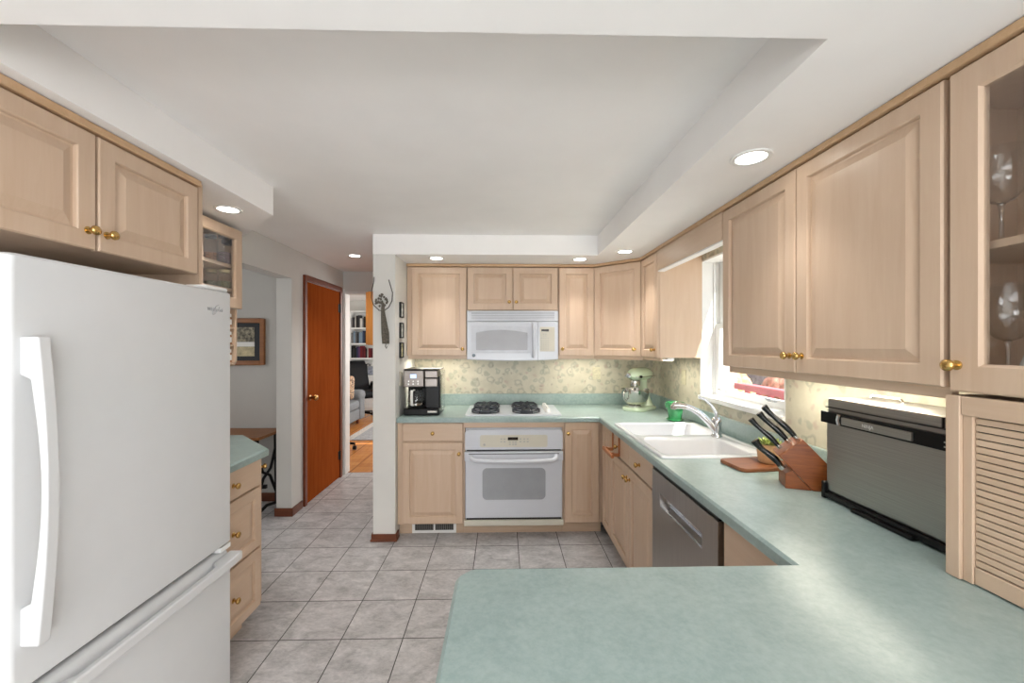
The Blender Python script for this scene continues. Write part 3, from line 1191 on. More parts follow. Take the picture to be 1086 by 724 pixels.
for x, z in [(0.275, 0.75), (0.30, 0.75), (0.275, 0.73), (0.30, 0.73), (0.34, 0.727), (0.365, 0.727), (0.385, 0.727), (0.34, 0.71), (0.365, 0.71),
             (0.385, 0.71), (0.42, 0.75), (0.45, 0.75), (0.475, 0.75), (0.42, 0.73), (0.45, 0.73), (0.475, 0.73)]:
    m = MB()
    m.box(x - 0.007, x + 0.007, -0.0045, -0.003, z - 0.004, z + 0.004)
    m.build('button', BUTTON, kp)
m = MB()
m.lathe([(0.009, 0), (0.009, -0.002), (0, -0.002)], (0.147, -0.003, 0.708), 16, 'y')
m.build('emblem', BUTTON, kp)
m = MB()
m.box(0.012, OW - 0.012, 0.022, 0.03, 0.645, 0.668)
m.build('vent_gap', DARKGAP, ov)
m = MB()
m.box(-0.002, OW + 0.002, -0.012, 0.028, 0.585, 0.655, 0.006)
m.box(0.004, OW - 0.004, -0.006, 0.028, 0.155, 0.59, 0.005)
dv = m.build('oven_door', APPL, ov)
m = MB()
m.box(0.03, OW - 0.03, -0.0128, -0.010, 0.638, 0.643)
m.build('door_vent', DARKGAP, dv)
m = MB()
m.loft([[(x, y, z) for x, z in rrect(0.133, 0.610, 0.293, 0.532, 0.035, 6)] for y in (-0.004, -0.0075)])
m.build('oven_window', GREYGLASS, dv)
m = MB()
m.tube([(0.05, -0.008, 0.622), (0.055, -0.035, 0.612), (0.08, -0.052, 0.602), (0.15, -0.058, 0.598), (OW / 2, -0.060, 0.596), (OW - 0.15, -0.058, 0.598),
        (OW - 0.08, -0.052, 0.602), (OW - 0.055, -0.035, 0.612), (OW - 0.05, -0.008, 0.622)], 0.0165, 14)
m.build('oven_handle', APPL, dv, 50)
m = MB()
m.box(0.012, OW - 0.012, 0.0, 0.03, 0.142, 0.155)
m.build('lower_gap', DARKGAP, ov)
m = MB()
m.box(-0.004, OW + 0.004, -0.014, 0.03, 0.098, 0.140, 0.004)
m.build('base_trim', APPLCREAM, ov)

# ------------------------------------------------------------------ microwave
mw = thing('microwave', 'white over-the-range microwave above the cooktop', 'microwave', (-0.292, 3.335, 1.330), 0)
MW, MH = 0.752, 0.413
m = MB()
m.box(0.0, MW, 0.03, 0.355, 0.012, MH)
m.build('microwave_body', APPL, mw, bevel=0.003)


def bow(x):
    t = (x - MW / 2) / (MW / 2)
    return -0.012 * (1 - t * t)


def bowed(mb, x0, x1, z0, z1, y0=0.03, off=0.0, n=14, zb=None, zt=None, r=0.004):
    xs = [x0 + (x1 - x0) * i / n for i in range(n + 1)]
    loops = []
    for k in range(n + 1):
        x = xs[k]
        f = bow(x) + off
        a = zb(x) if zb else z0
        b = zt(x) if zt else z1
        loops.append([(x, y0, a), (x, f + r, a), (x, f, a + r), (x, f, b - r), (x, f + r, b), (x, y0, b)])
    mb.loft(loops)


m = MB()
bowed(m, 0.0, MW, 0.327, MH)
gr = m.build('vent_grille', APPL, mw)
VENTGREY = plain('vent_shadow', (160, 163, 170), 0.5)
for z in (0.345, 0.358, 0.371, 0.384, 0.395):
    m = MB()
    bowed(m, 0.035, MW - 0.03, z, z + 0.005, off=-0.0006, r=0.0005)
    m.build('vent_slot', VENTGREY, gr)
DX = 0.582
lower = lambda x: 0.010 - 0.010 * (1 - ((x - MW / 2) / (MW / 2)) ** 2)
m = MB()
bowed(m, 0.0, DX, 0, 0.324, zb=lower, r=0.006)
md = m.build('microwave_door', APPL, mw)
m = MB()
bowed(m, 0.035, 0.525, 0.066, 0.285, off=-0.002, r=0.002)
m.build('door_border', plain('appliance_border', (197, 200, 207), 0.3), md)
m = MB()
bowed(m, 0.074, 0.497, 0.090, 0.245, off=-0.0045, r=0.001, zt=lambda x: 0.232 + 0.022 * (1 - ((x - 0.285) / 0.211) ** 2))
m.build('microwave_window', MICROGLASS, md)
m = MB()
m.tube([(0.545, -0.006, 0.036), (0.545, -0.032, 0.05), (0.547, -0.040, 0.09), (0.548, -0.042, 0.17), (0.547, -0.040, 0.25), (0.545, -0.032, 0.29), (0.545, -0.006, 0.304)],
       0.014, 12)
m.build('microwave_handle', APPL, md, 50)
m = MB()
m.lathe([(0.014, 0), (0.014, -0.003), (0.011, -0.004), (0, -0.004)], (0.055, -0.004, 0.045), 20, 'y')
m.build('emblem', plain('emblem_grey', (96, 104, 112), 0.35, 0.4), md)
m = MB()
bowed(m, DX + 0.003, MW, 0, 0.324, zb=lower, r=0.005)
mp_ = m.build('control_panel', APPL, mw)
m = MB()
bowed(m, DX + 0.018, MW - 0.028, 0.078, 0.280, off=-0.0015, r=0.001)
kp = m.build('keypad', APPLCREAM, mp_)
m = MB()
bowed(m, 0.612, 0.674, 0.243, 0.260, off=-0.003, r=0.0005)
m.build('display', DISPLAY, kp)
for r_, z in enumerate((0.220, 0.205, 0.188, 0.165, 0.148, 0.131, 0.114, 0.098)):
    for c_ in range(4):
        if r_ < 2 and c_ in (0, 3):
            continue
        x = 0.613 + c_ * 0.0185
        m = MB()
        m.box(x - 0.005, x + 0.005, bow(x) - 0.0026, bow(x) - 0.0008, z - 0.0025, z + 0.0025)
        m.build('button', BUTTON, kp)

# ------------------------------------------------------------------ gas cooktop
ck = thing('gas_cooktop', 'white gas cooktop with black grates set in the back worktop', 'cooktop', (-0.291, 3.105, CZ + 0.0005))
m = MB()
m.loft([[(x, y, z) for x, y in rrect(i, 0.75 - i, i, 0.515 - i, 0.02, 4)] for i, z in ((0.0, 0), (0.0, 0.006), (0.004, 0.010))])
m.build('cooktop_plate', APPL, ck)
for bx in (0.155, 0.480):
    for by in (0.135, 0.385):
        m = MB()
        m.lathe([(0.055, 0.010), (0.055, 0.013), (0.035, 0.016), (0.034, 0.026), (0.030, 0.030), (0, 0.031)], (bx, by, 0), 20)
        m.build('burner', IRON, ck, 40)
        m = MB()
        R_ = 0.108
        ringp = [(bx + R_ * cos(a), by + R_ * sin(a), 0.030) for a in [2 * pi * i / 24 for i in range(25)]]
        m.tube(ringp, 0.006, 8)
        ringq = [(bx + R_ * 1.02 * cos(a), by + R_ * 1.02 * sin(a), 0.016) for a in [2 * pi * i / 24 for i in range(25)]]
        m.tube(ringq, 0.0045, 8)
        for k in range(8):
            a = 2 * pi * k / 8 + 0.39
            c, s_ = cos(a), sin(a)
            m.tube([(bx + R_ * c, by + R_ * s_, 0.012), (bx + R_ * c, by + R_ * s_, 0.032), (bx + 0.085 * c, by + 0.085 * s_, 0.046),
                    (bx + 0.03 * c, by + 0.03 * s_, 0.046)], 0.006, 6)
        m.build('grate', IRON, ck, 50)
for i in range(4):
    m = MB()
    y = 0.12 + i * 0.09
    m.lathe([(0.024, 0.010), (0.024, 0.016), (0.020, 0.019), (0.018, 0.038), (0.014, 0.042), (0, 0.042)], (0.652, y, 0), 20)
    m.box(0.647, 0.657, y - 0.018, y + 0.018, 0.036, 0.045, 0.002)
    m.build('knob', PORCELAIN, ck, 40)

# ------------------------------------------------------------------ sink and faucet
sk = thing('kitchen_sink', 'white double-bowl drop-in sink under the window', 'sink', (0, 0, 0))
zt = CZ + 0.011
outer = rrect(0.768, 1.327, 1.93, 2.772, 0.025, 5)
b1 = rrect(0.792, 1.240, 1.952, 2.290, 0.05, 6)
b2 = rrect(0.792, 1.296, 2.385, 2.750, 0.05, 6)
m = MB()
tri = geometry.tessellate_polygon([[Vector((p[0], p[1], 0)) for p in l_] for l_ in (outer, b1, b2)])
flat = outer + b1 + b2
m.faces([(p[0], p[1], zt) for p in flat], [tuple(t) for t in tri])
oo = offset_poly(outer, -0.002)
m.loft([[(x, y, CZ + 0.0006) for x, y in oo], [(x, y, CZ + 0.007) for x, y in oo], [(x, y, zt) for x, y in outer]], False, False)
for b in (b1, b2):
    lo = []
    for ins, z in ((0, zt), (0.004, zt - 0.004), (0.008, zt - 0.012), (0.016, zt - 0.14), (0.03, zt - 0.165), (0.06, zt - 0.176)):
        lo.append([(x, y, z) for x, y in (offset_poly(b, ins) if ins else b)])
    m.loft(lo, False, True)
m.build('basin', SINKW, sk, 50)
for y in (2.145, 2.55):
    m = MB()
    m.lathe([(0.045, zt - 0.176), (0.045, zt - 0.173), (0.036, zt - 0.172), (0.034, zt - 0.1755), (0, zt - 0.1755)], (1.0, y, 0), 24)
    m.build('drain', CHROME, sk, 40)

fc = thing('kitchen_faucet', 'chrome pull-out faucet behind the sink', 'faucet', (1.255, 2.337, zt + 0.0004))
m = MB()
m.lathe([(0.032, 0), (0.032, 0.004), (0.027, 0.010), (0.025, 0.022), (0.026, 0.06), (0.028, 0.085), (0.024, 0.105), (0.012, 0.115), (0, 0.117)], (0, 0, 0), 24)
m.build('faucet_body', CHROME, fc, 50)
m = MB()
m.tube([(-0.005, 0.0, 0.035), (-0.04, 0.012, 0.085), (-0.09, 0.03, 0.135), (-0.13, 0.044, 0.160), (-0.16, 0.055, 0.170)],
       [0.022, 0.020, 0.017, 0.016, 0.016], 14)
m.build('spout', CHROME, fc, 50)
m = MB()
m.tube([(-0.155, 0.053, 0.169), (-0.19, 0.066, 0.175), (-0.215, 0.075, 0.174), (-0.222, 0.078, 0.162), (-0.223, 0.079, 0.150)], [0.0165, 0.020, 0.021, 0.020, 0.016], 14)
m.build('spray_head', POLISHED, fc, 50)
m = MB()
m.tube([(0.002, 0, 0.105), (-0.004, 0.0, 0.14), (-0.025, 0.012, 0.18), (-0.052, 0.03, 0.212), (-0.082, 0.05, 0.226)], [0.014, 0.013, 0.010, 0.009, 0.010], 12, flat=0.7)
m.build('lever', CHROME, fc, 50)

# ------------------------------------------------------------------ dishwasher
dw = thing('dishwasher', 'stainless steel dishwasher under the right worktop', 'dishwasher', (0.775, 1.998, 0), R90)
DWW = 0.622
m = MB()
m.box(0.045, DWW - 0.006, 0.01, 0.57, 0.09, 0.868)
m.build('tub', BLACKMATTE, dw)
m = MB()
m.box(0.004, DWW - 0.004, -0.030, 0.009, 0.105, 0.705, 0.003)
m.box(0.004, DWW - 0.004, -0.030, 0.009, 0.760, 0.852, 0.003)
m.box(0.004, 0.10, -0.030, 0.009, 0.700, 0.765)
m.box(DWW - 0.115, DWW - 0.004, -0.030, 0.009, 0.700, 0.765)
m.box(0.004, DWW - 0.004, 0.0, 0.009, 0.700, 0.765)
ddoor = m.build('dishwasher_door', STEEL, dw)
m = MB()
m.prism([(-0.0302, 0.706), (-0.026, 0.706), (-0.004, 0.716), (-0.004, 0.7585), (-0.002, 0.7585), (-0.002, 0.702), (-0.0302, 0.702)], 'x', 0.101, DWW - 0.116)
m.build('pocket_handle', CHROME, ddoor)
m = MB()
m.box(0.004, DWW - 0.004, -0.024, 0.009, 0.854, 0.868)
m.build('control_strip', BLACK, dw)
m = MB()
m.box(0.006, DWW - 0.006, 0.05, 0.56, 0.0, 0.088)
m.build('kick_plate', BLACKMATTE, dw)

# wooden over-drawer towel bar
tb = thing('towel_bar', 'wooden towel bar hooked over the sink drawer front', 'towel bar', (0.752, 2.735, 0.752), R90)
for x in (0.0, 0.15):
    m = MB()
    m.box(x, x + 0.018, -0.055, -0.037, 0.0, 0.018)
    m.box(x, x + 0.018, -0.008, 0.0, -0.004, 0.116)
    m.box(x, x + 0.018, -0.055, -0.008, -0.004, 0.014)
    m.build('bracket', TOWELW, tb, bevel=0.002)
m = MB()
m.box(-0.03, 0.198, -0.066, -0.048, -0.008, 0.014, 0.003)
m.build('bar', TOWELW, tb)

# ------------------------------------------------------------------ coffee maker
cm = thing('coffee_maker', 'black and steel coffee maker in the back left corner', 'coffee maker', (-0.765, 3.14, CZ + 0.0005), 0)
m = MB()
m.box(0.0, 0.275, 0.0, 0.25, 0, 0.055, 0.008)
m.box(0.004, 0.271, 0.14, 0.25, 0.05, 0.30, 0.004)
m.box(0.165, 0.273, 0.03, 0.16, 0.05, 0.30, 0.006)
m.build('housing', BLACK, cm)
m = MB()
m.box(0.0, 0.155, -0.004, 0.24, 0.222, 0.350, 0.006)
hd = m.build('brew_head', STEELH, cm)
m = MB()
m.box(0.163, 0.262, -0.004, 0.16, 0.222, 0.288, 0.005)
m.box(0.163, 0.262, -0.002, 0.16, 0.292, 0.348, 0.005)
m.build('pod_head', STEELH, cm)
m = MB()
m.box(0.0, 0.275, 0.0, 0.25, 0.350, 0.360, 0.003)
m.build('lid', BLACK, cm)
m = MB()
m.box(0.052, 0.098, -0.0055, -0.003, 0.290, 0.320)
m.build('display', BLUEDISPLAY, hd)
for x in (0.04, 0.075, 0.112):
    for z in (0.245, 0.266):
        m = MB()
        m.lathe([(0.006, 0), (0.006, -0.003), (0, -0.003)], (x, -0.004, z), 12, 'y')
        m.build('button', POLISHED, hd)
cf = MB()
cf.lathe([(0.050, 0.002), (0.064, 0.006), (0.068, 0.05), (0.064, 0.09), (0.050, 0.125), (0.046, 0.135)], (0.085, 0.068, 0.057), 28, cap1=False)
cf = cf.build('carafe', GLASS, cm, 50)
m = MB()
m.lathe([(0.047, 0.135), (0.048, 0.150), (0.03, 0.158), (0, 0.158)], (0.085, 0.068, 0.057), 24)
m.build('carafe_lid', BLACK, cf, 40)
m = MB()
m.lathe([(0.066, 0.02), (0.0672, 0.035), (0.066, 0.036)], (0.085, 0.068, 0.057), 28)
m.build('carafe_band', POLISHED, cf, 40)
m = MB()
m.tube([(0.075, 0.02, 0.195), (0.068, -0.028, 0.195), (0.068, -0.032, 0.15), (0.068, -0.022, 0.085), (0.07, -0.004, 0.08)], 0.011, 10, flat=0.7)
m.build('carafe_handle', PORCELAIN, cf, 50)
m = MB()
m.box(0.185, 0.262, -0.016, 0.04, 0.022, 0.04, 0.004)
m.build('drip_tray', POLISHED, cm)
m = MB()
m.box(0.2755, 0.288, 0.06, 0.24, 0.03, 0.348, 0.006)
m.build('water_tank', GLASS, cm)

# ------------------------------------------------------------------ stand mixer (faces the left)
sm = thing('stand_mixer', 'sage green stand mixer with steel bowl in the corner', 'mixer', (1.165, 3.405, CZ + 0.0005), pi + 0.72)
m = MB()
m.loft([[(x, y, z) for x, y in rrect(-0.155 + i, 0.165 - i, -0.105 + i + 0.0, 0.105 - i, 0.09 - i, 6)] for i, z in ((0.004, 0), (0, 0.012), (0.004, 0.026), (0.03, 0.032))])
lo = []
for t in [i / 10 for i in range(11)]:
    z = 0.02 + 0.235 * t
    xc = -0.088 + 0.085 * t ** 2.2
    rx = 0.066 - 0.036 * sin(pi * min(1, t * 0.9))
    ry = 0.080 - 0.042 * sin(pi * min(1, t * 0.85))
    lo.append([(xc + rx * cos(a), ry * sin(a), z) for a in [2 * pi * k / 20 for k in range(20)]])
m.loft(lo)
m.build('mixer_stand', SAGE, sm, 50)
m = MB()
lo = []
for t in [i / 18 for i in range(19)]:
    x = -0.165 + 0.335 * t
    e = max(0.02, (1 - abs(2 * t - 0.92) ** 3.2)) if abs(2 * t - 0.92) < 1 else 0.02
    rr = e ** 0.5
    zc = 0.292 + 0.006 * t
    lo.append([(x, 0.066 * rr * cos(a), zc + (0.062 if sin(a) > 0 else 0.052) * rr * sin(a)) for a in [2 * pi * k / 22 for k in range(22)]])
m.loft(lo)
hd = m.build('motor_head', SAGE, sm, 60)
m = MB()
m.box(-0.15, 0.13, -0.0675, 0.0675, 0.279, 0.286, 0.002)
m.build('trim_band', POLISHED, hd)
m = MB()
m.lathe([(0.020, 0.17), (0.022, 0.178), (0.014, 0.186), (0, 0.186)], (0, 0, 0.296), 18, 'x')
m.build('attachment_hub', CHROME, hd, 40)
for s_ in (-1, 1):
    m = MB()
    m.lathe([(0.011, 0), (0.011, 0.016 * s_), (0.006, 0.022 * s_), (0, 0.022 * s_)], (0.09, 0.056 * s_, 0.284), 14, 'y')
    m.build('speed_knob', BLACK, hd, 40)
m = MB()
m.lathe([(0.040, 0.205), (0.044, 0.235), (0.042, 0.25)], (0.075, 0, 0), 20)
m.lathe([(0.008, 0.11), (0.008, 0.21)], (0.075, 0, 0), 10)
m.build('beater_shaft', POLISHED, sm, 50)
m = MB()
m.lathe([(0.050, 0.028), (0.056, 0.030), (0.056, 0.040), (0.045, 0.048), (0.07, 0.058), (0.096, 0.085), (0.108, 0.12), (0.112, 0.172), (0.115, 0.174),
         (0.115, 0.179), (0.110, 0.179), (0.106, 0.12), (0.092, 0.085), (0.06, 0.062), (0, 0.056)], (0.075, 0, 0), 32, cap1=False)
bw = m.build('mixing_bowl', POLISHED, sm, 50)
m = MB()
m.tube([(0.182, -0.01, 0.165), (0.215, -0.012, 0.165), (0.225, -0.012, 0.15), (0.222, -0.012, 0.10), (0.205, -0.011, 0.09), (0.18, -0.01, 0.10)], 0.005, 8, flat=1.6)
m.build('bowl_handle', POLISHED, bw, 50)

# ------------------------------------------------------------------ green flower pot
gp = thing('flower_pot', 'glossy green flower pot with saucer beside the sink', 'pot', (1.245, 2.885, CZ + 0.0005))
m = MB()
m.lathe([(0.042, 0.012), (0.044, 0.014), (0.056, 0.095), (0.066, 0.097), (0.069, 0.132), (0.063, 0.133), (0.060, 0.102), (0.05, 0.095), (0.04, 0.025), (0, 0.022)], (0, 0, 0), 32, cap1=False)
m.build('pot', GREENPOT, gp, 45)
m = MB()
m.lathe([(0.046, 0), (0.062, 0.014), (0.058, 0.016), (0.045, 0.008), (0, 0.008)], (0, 0, 0), 32)
m.build('saucer', GREENPOT, gp, 45)

# ------------------------------------------------------------------ cutting board, succulent, knife block and knives
cb = MB()
P = rrect(-0.135, 0.135, -0.085, 0.085, 0.03, 5)
cb.loft([[(x, y, z) for x, y in offset_poly(P, i)] for i, z in ((0.003, 0), (0, 0.003), (0, 0.014), (0.003, 0.017))])
cb = cb.build('cutting_board', BOARDW, None, 40)
cb.location = (1.155, 1.805, CZ + 0.0005)
cb.rotation_euler = (0, 0, 0.12)
tag(cb, 'brown wooden cutting board lying between the sink and knife block', 'cutting board')
su = thing('potted_succulent', 'small succulent in a tan pot behind the knife block', 'plant', (1.205, 1.80, CZ + 0.0185))
m = MB()
m.lathe([(0.036, 0), (0.042, 0.006), (0.047, 0.05), (0.044, 0.078), (0.046, 0.084), (0.041, 0.084), (0.040, 0.07), (0, 0.068)], (0, 0, 0), 28)
m.build('pot', TAN, su, 45)
m = MB()
m.lathe([(0.040, 0.070), (0.02, 0.076), (0, 0.077)], (0, 0, 0), 18)
m.build('soil', SOIL, su)
for k in range(3):
    cx, cy = ((-0.016, 0.0), (0.017, 0.008), (0.002, -0.018))[k]
    m = MB()
    for ring_, nn, tilt, ln in ((0, 5, 0.35, 0.034), (1, 7, 0.7, 0.044), (2, 8, 1.05, 0.048)):
        for j in range(nn):
            a = 2 * pi * j / nn + ring_ * 0.4 + k
            dv_ = Vector((cos(a) * sin(tilt), sin(a) * sin(tilt), cos(tilt)))
            p = Vector((cx, cy, 0.074))
            m.tube([p, p + dv_ * ln * 0.5, p + dv_ * ln * 0.85, p + dv_ * ln + Vector((0, 0, 0.003))], [0.003, 0.008, 0.006, 0.0008], 7, flat=0.5)
    m.build('rosette', LEAF, su, 50)

PSI = radians(-22)
kb_loc = (1.064, 1.531, CZ + 0.0005)
kb = thing('knife_block', 'slanted wooden knife block beside the upright steel oven', 'knife block', kb_loc, PSI)
A_ = radians(48)
ax = Vector((cos(A_), 0, -sin(A_)))
Al, Bl = Vector((0, 0, 0.122)), Vector((0.079, 0, 0.191))
m = MB()
m.prism([(0.0, 0.122), (0.110, 0.0), (0.240, 0.0), (0.246, 0.006), (0.079, 0.191)], 'y', 0.0, 0.10)
m.build('block', BLOCKW, kb, bevel=0.003)
m = MB()
m.prism([(0.022, 0.0), (0.1085, 0.0), (0.0455, 0.0695), (0.022, 0.056)], 'y', 0.0, 0.10)
m.build('foot', BLOCKW, kb, bevel=0.002)
Rk = Matrix.Rotation(PSI, 4, 'Z')


def knife(u, wv, L_, r, label, bend=0.0022, name='kitchen_knife', at=None):
    """u = position up the slot face 0..1, wv = across the block"""
    base = Vector((at[0], wv, at[1])) if at else Al.lerp(Bl, u) + Vector((0, wv, 0))
    dirv = -ax
    nrm = (Bl - Al).normalized()
    k = thing(name, label, 'knife', (0, 0, 0))
    o_ = Vector(kb_loc) + Rk.to_3x3() @ base
    k.location = o_ + Rk.to_3x3() @ (dirv * 0.003)
    k.rotation_euler = (0, 0, PSI)
    q = MB()
    path, rr = [], []
    for i in range(9):
        t = i / 8
        path.append(dirv * (0.012 + (L_ - 0.012) * t) + nrm * (bend * sin(2 * pi * t) - 0.004 * t))
        rr.append(r * (0.85 + 0.25 * sin(pi * t * 1.6) ** 2 + (0.2 if i == 8 else 0)))
    q.tube(path, rr, 10, flat=0.62, up=(0, 1, 0))
    h = q.build('handle', HANDLE, k, 50)
    q = MB()
    q.tube([dirv * 0.0, dirv * 0.016], r * 0.9, 8, flat=0.6, up=(0, 1, 0))
    q.build('bolster', POLISHED, k, 50)
    q = MB()
    for t in (0.3, 0.55, 0.8):
        p = dirv * (L_ * t) + nrm * (bend * sin(2 * pi * t) - 0.004 * t)
        q.ell(p, (0.0032, r * 0.66, 0.0032), 8, 6)
    q.build('rivet', POLISHED, h, 50)
    return k


knife(0.90, 0.030, 0.165, 0.0100, 'long black-handled knife in the topmost slot of the knife block')
knife(0.93, 0.076, 0.155, 0.0095, 'black-handled knife in the top far slot, behind the longest one')
knife(0.62, 0.050, 0.150, 0.0100, 'black-handled knife in the middle slot of the knife block')
knife(0.25, 0.050, 0.150, 0.0095, 'slim black-handled knife in the lower slot, just above the foot of the block')
knife(0, 0.022, 0.140, 0.0120, 'thick curved black handle in the lowest near slot of the knife block', 0.004, at=(0.022, 0.066))

# ------------------------------------------------------------------ upright flip toaster oven
to = thing('toaster_oven', 'stainless flip-up toaster oven standing upright on the right worktop', 'toaster oven', (1.165, 1.432, CZ + 0.0005), R90)
TW, TH, TD = 0.465, 0.360, 0.195
m = MB()
m.box(0.004, TW, 0.004, TD, 0.022, TH, 0.008, 3)
m.build('oven_shell', DARKSTEEL, to)
m = MB()
m.box(0.008, TW, 0.0, 0.006, 0.030, TH - 0.086, 0.002)
m.build('bottom_panel', DARKSTEEL, to)
m = MB()
m.box(0.006, TW, -0.003, 0.004, TH - 0.034, TH - 0.0305)
m.box(0.388, 0.391, -0.0005, 0.012, TH - 0.032, TH - 0.003)
m.build('seam', DARKGAP, to)
m = MB()
m.box(-0.006, TW, -0.012, 0.008, TH - 0.088, TH - 0.047, 0.003)
hb = m.build('control_bar', BLACK, to)
m = MB()
m.box(0.090, 0.325, -0.018, -0.010, TH - 0.081, TH - 0.056, 0.002)
hn = m.build('handle_plate', DARKSTEEL, hb)
text('NINJA', 0.015, LIGHTTXT, hn, Matrix.Translation((0.19, -0.0182, TH - 0.0685)) @ RX, 'brand_lettering')
m = MB()
m.tube([(0.075, -0.012, TH - 0.05), (0.075, -0.017, TH - 0.068), (0.075, -0.012, TH - 0.085)], 0.006, 8)
m.build('handle_mount', CHROME, hb, 40)
for i in range(4):
    for j in range(2):
        m = MB()
        m.box(0.405 + i * 0.014, 0.413 + i * 0.014, -0.0135, -0.012, TH - 0.078 + j * 0.012, TH - 0.074 + j * 0.012)
        m.build('button', BUTTON, hb)
m = MB()
m.box(0.0, TW, -0.010, TD, 0.006, 0.024, 0.003)
m.box(-0.004, 0.012, -0.012, 0.05, 0.0, 0.06, 0.004)
m.box(0.13, 0.33, -0.022, 0.02, 0.0, 0.014, 0.004)
m.build('black_base', BLACK, to)
m = MB()
m.tube([(0.02, 0.15, TH - 0.002), (0.03, 0.15, TH + 0.010), (0.13, 0.15, TH + 0.010), (0.14, 0.15, TH - 0.002)], 0.004, 8)
m.build('wire_rest', CHROME, to, 40)

# ------------------------------------------------------------------ wine glasses and mug
def wineglass(loc, label, k=1.0):
    g_ = thing('wine_glass', label, 'wine glass', loc)
    q = MB()
    P_ = [(0.006, 0.095), (0.02, 0.102), (0.038, 0.125), (0.046, 0.155), (0.044, 0.19), (0.036, 0.222)]
    q.lathe([(r * k, z * k) for r, z in P_], (0, 0, 0), 32, cap1=False)
    q.build('bowl', STEMGLASS, g_, 60)
    q = MB()
    q.lathe([(0.036 * k, 0), (0.036 * k, 0.002), (0.012 * k, 0.006), (0.0045, 0.02 * k), (0.004, 0.08 * k), (0.007 * k, 0.096 * k), (0, 0.098 * k)], (0, 0, 0), 24)
    q.build('stem', STEMGLASS, g_, 50)


wineglass((1.192, 0.937, 1.3555 + 0.345), 'large wine glass on the upper shelf of the right glass cabinet', 1.05)
wineglass((1.180, 0.915, 1.3735), 'wine glass on the lower shelf behind the white mug', 1.05)
mg = thing('mug', 'white mug on the lower shelf in front of the wine glass', 'mug', (1.155, 0.800, 1.3735))
m = MB()
m.lathe([(0.035, 0), (0.04, 0.004), (0.041, 0.085), (0.038, 0.085), (0.036, 0.008), (0, 0.006)], (0, 0, 0), 28)
m.build('cup', PORCELAIN, mg, 45)
m = MB()
m.tube([(-0.0, 0.04, 0.07), (0.0, 0.062, 0.068), (0.0, 0.07, 0.045), (0.0, 0.06, 0.02), (0.0, 0.038, 0.016)], 0.005, 8)
m.build('handle', PORCELAIN, mg, 50)

# ------------------------------------------------------------------ jars in the left glass cabinet, spice rack
def jar(loc, r, h, fillmat, lid, label):
    j = thing('glass_jar', label, 'jar', loc)
    q = MB()
    q.lathe([(r * 0.9, 0), (r, 0.004), (r, h * 0.78), (r * 0.72, h * 0.9), (r * 0.72, h)], (0, 0, 0), 24, cap1=False)
    q.build('glass_body', GLASS, j, 50)
    if fillmat:
        q = MB()
        q.lathe([(r * 0.88, 0.003), (r * 0.95, 0.006), (r * 0.95, h * 0.42), (r * 0.5, h * 0.46), (0, h * 0.47)], (0, 0, 0), 20)
        q.build('contents', fillmat, j, 50)
    q = MB()
    q.lathe([(r * 0.78, h), (r * 0.80, h + 0.002), (r * 0.80, h + 0.014), (r * 0.7, h + 0.018), (0, h + 0.019)], (0, 0, 0), 24)
    q.build('lid', lid, j, 40)


BEANS = plain('speckled_beans', (88, 76, 84), 0.6, var=0.7, scale=160)
NUTS = plain('brown_nuts', (178, 130, 100), 0.6, var=0.4, scale=160)
GRAIN = plain('olive_grain', (128, 130, 104), 0.7, var=0.3, scale=160)
zs = 1.668
jar((-1.632, 2.296, zs + 0.2475), 0.034, 0.145, NUTS, IRON, 'glass jar of brown nuts on the upper shelf of the jar cabinet')
jar((-1.560, 2.296, zs + 0.2475), 0.033, 0.145, BEANS, IRON, 'glass jar of dark speckled beans on the upper shelf')
jar((-1.632, 2.300, zs + 0.1125), 0.034, 0.088, GRAIN, CREAMLID, 'short cream-lidded jar on the lower shelf, under the nuts')
jar((-1.560, 2.302, zs + 0.1125), 0.033, 0.086, GRAIN, CREAMLID, 'short cream-lidded jar on the lower shelf, under the beans')

sr = thing('spice_rack', 'slim maple spice rack hung below the jar cabinet', 'rack', (-1.52, 1.757, 1.342), pi / 2)
for x in (0.0, 0.575):
    m = MB()
    m.prism([(0.05, 0.322), (0.0, 0.322), (0.0, 0.025), (0.02, 0.0), (0.05, 0.0)] if False else
            [(0.0, 0.322), (0.0, 0.03), (0.01, 0.008), (0.03, 0.0), (0.10, 0.0), (0.10, 0.322)], 'x', x, x + 0.016)
    m.build('side_panel', MAPLE, sr, bevel=0.002)
for z in (0.012, 0.112, 0.212):
    m = MB()
    m.box(0.016, 0.575, 0.006, 0.10, z, z + 0.010)
    m.build('shelf', MAPLE, sr)
SPICE = plain('spice_brown', (150, 104, 66), 0.7, var=0.3, scale=90)
for j, z in enumerate((1.342 + 0.0225, 1.342 + 0.1225, 1.342 + 0.2225)):
    for i in range(2):
        sj = thing('spice_jar', '%s spice jar on the %s shelf of the spice rack' % (('end', 'second')[i], ('bottom', 'middle', 'top')[j]), 'jar',
                   (-1.548, 2.309 - i * 0.05, z), 0, 'spice jars in the rack')
        m = MB()
        m.lathe([(0.018, 0), (0.020, 0.003), (0.020, 0.05), (0.015, 0.055)], (0, 0, 0), 16)
        m.build('jar_body', SPICE, sj, 40)
        m = MB()
        m.lathe([(0.019, 0.0555), (0.019, 0.073), (0, 0.074)], (0, 0, 0), 16)
        m.build('cap', PORCELAIN, sj, 40)
        m = MB()
        m.lathe([(0.0206, 0.012), (0.0206, 0.042)], (0, 0, 0), 16, cap0=False, cap1=False)
        m.build('paper_band', PORCELAIN, sj, 40)

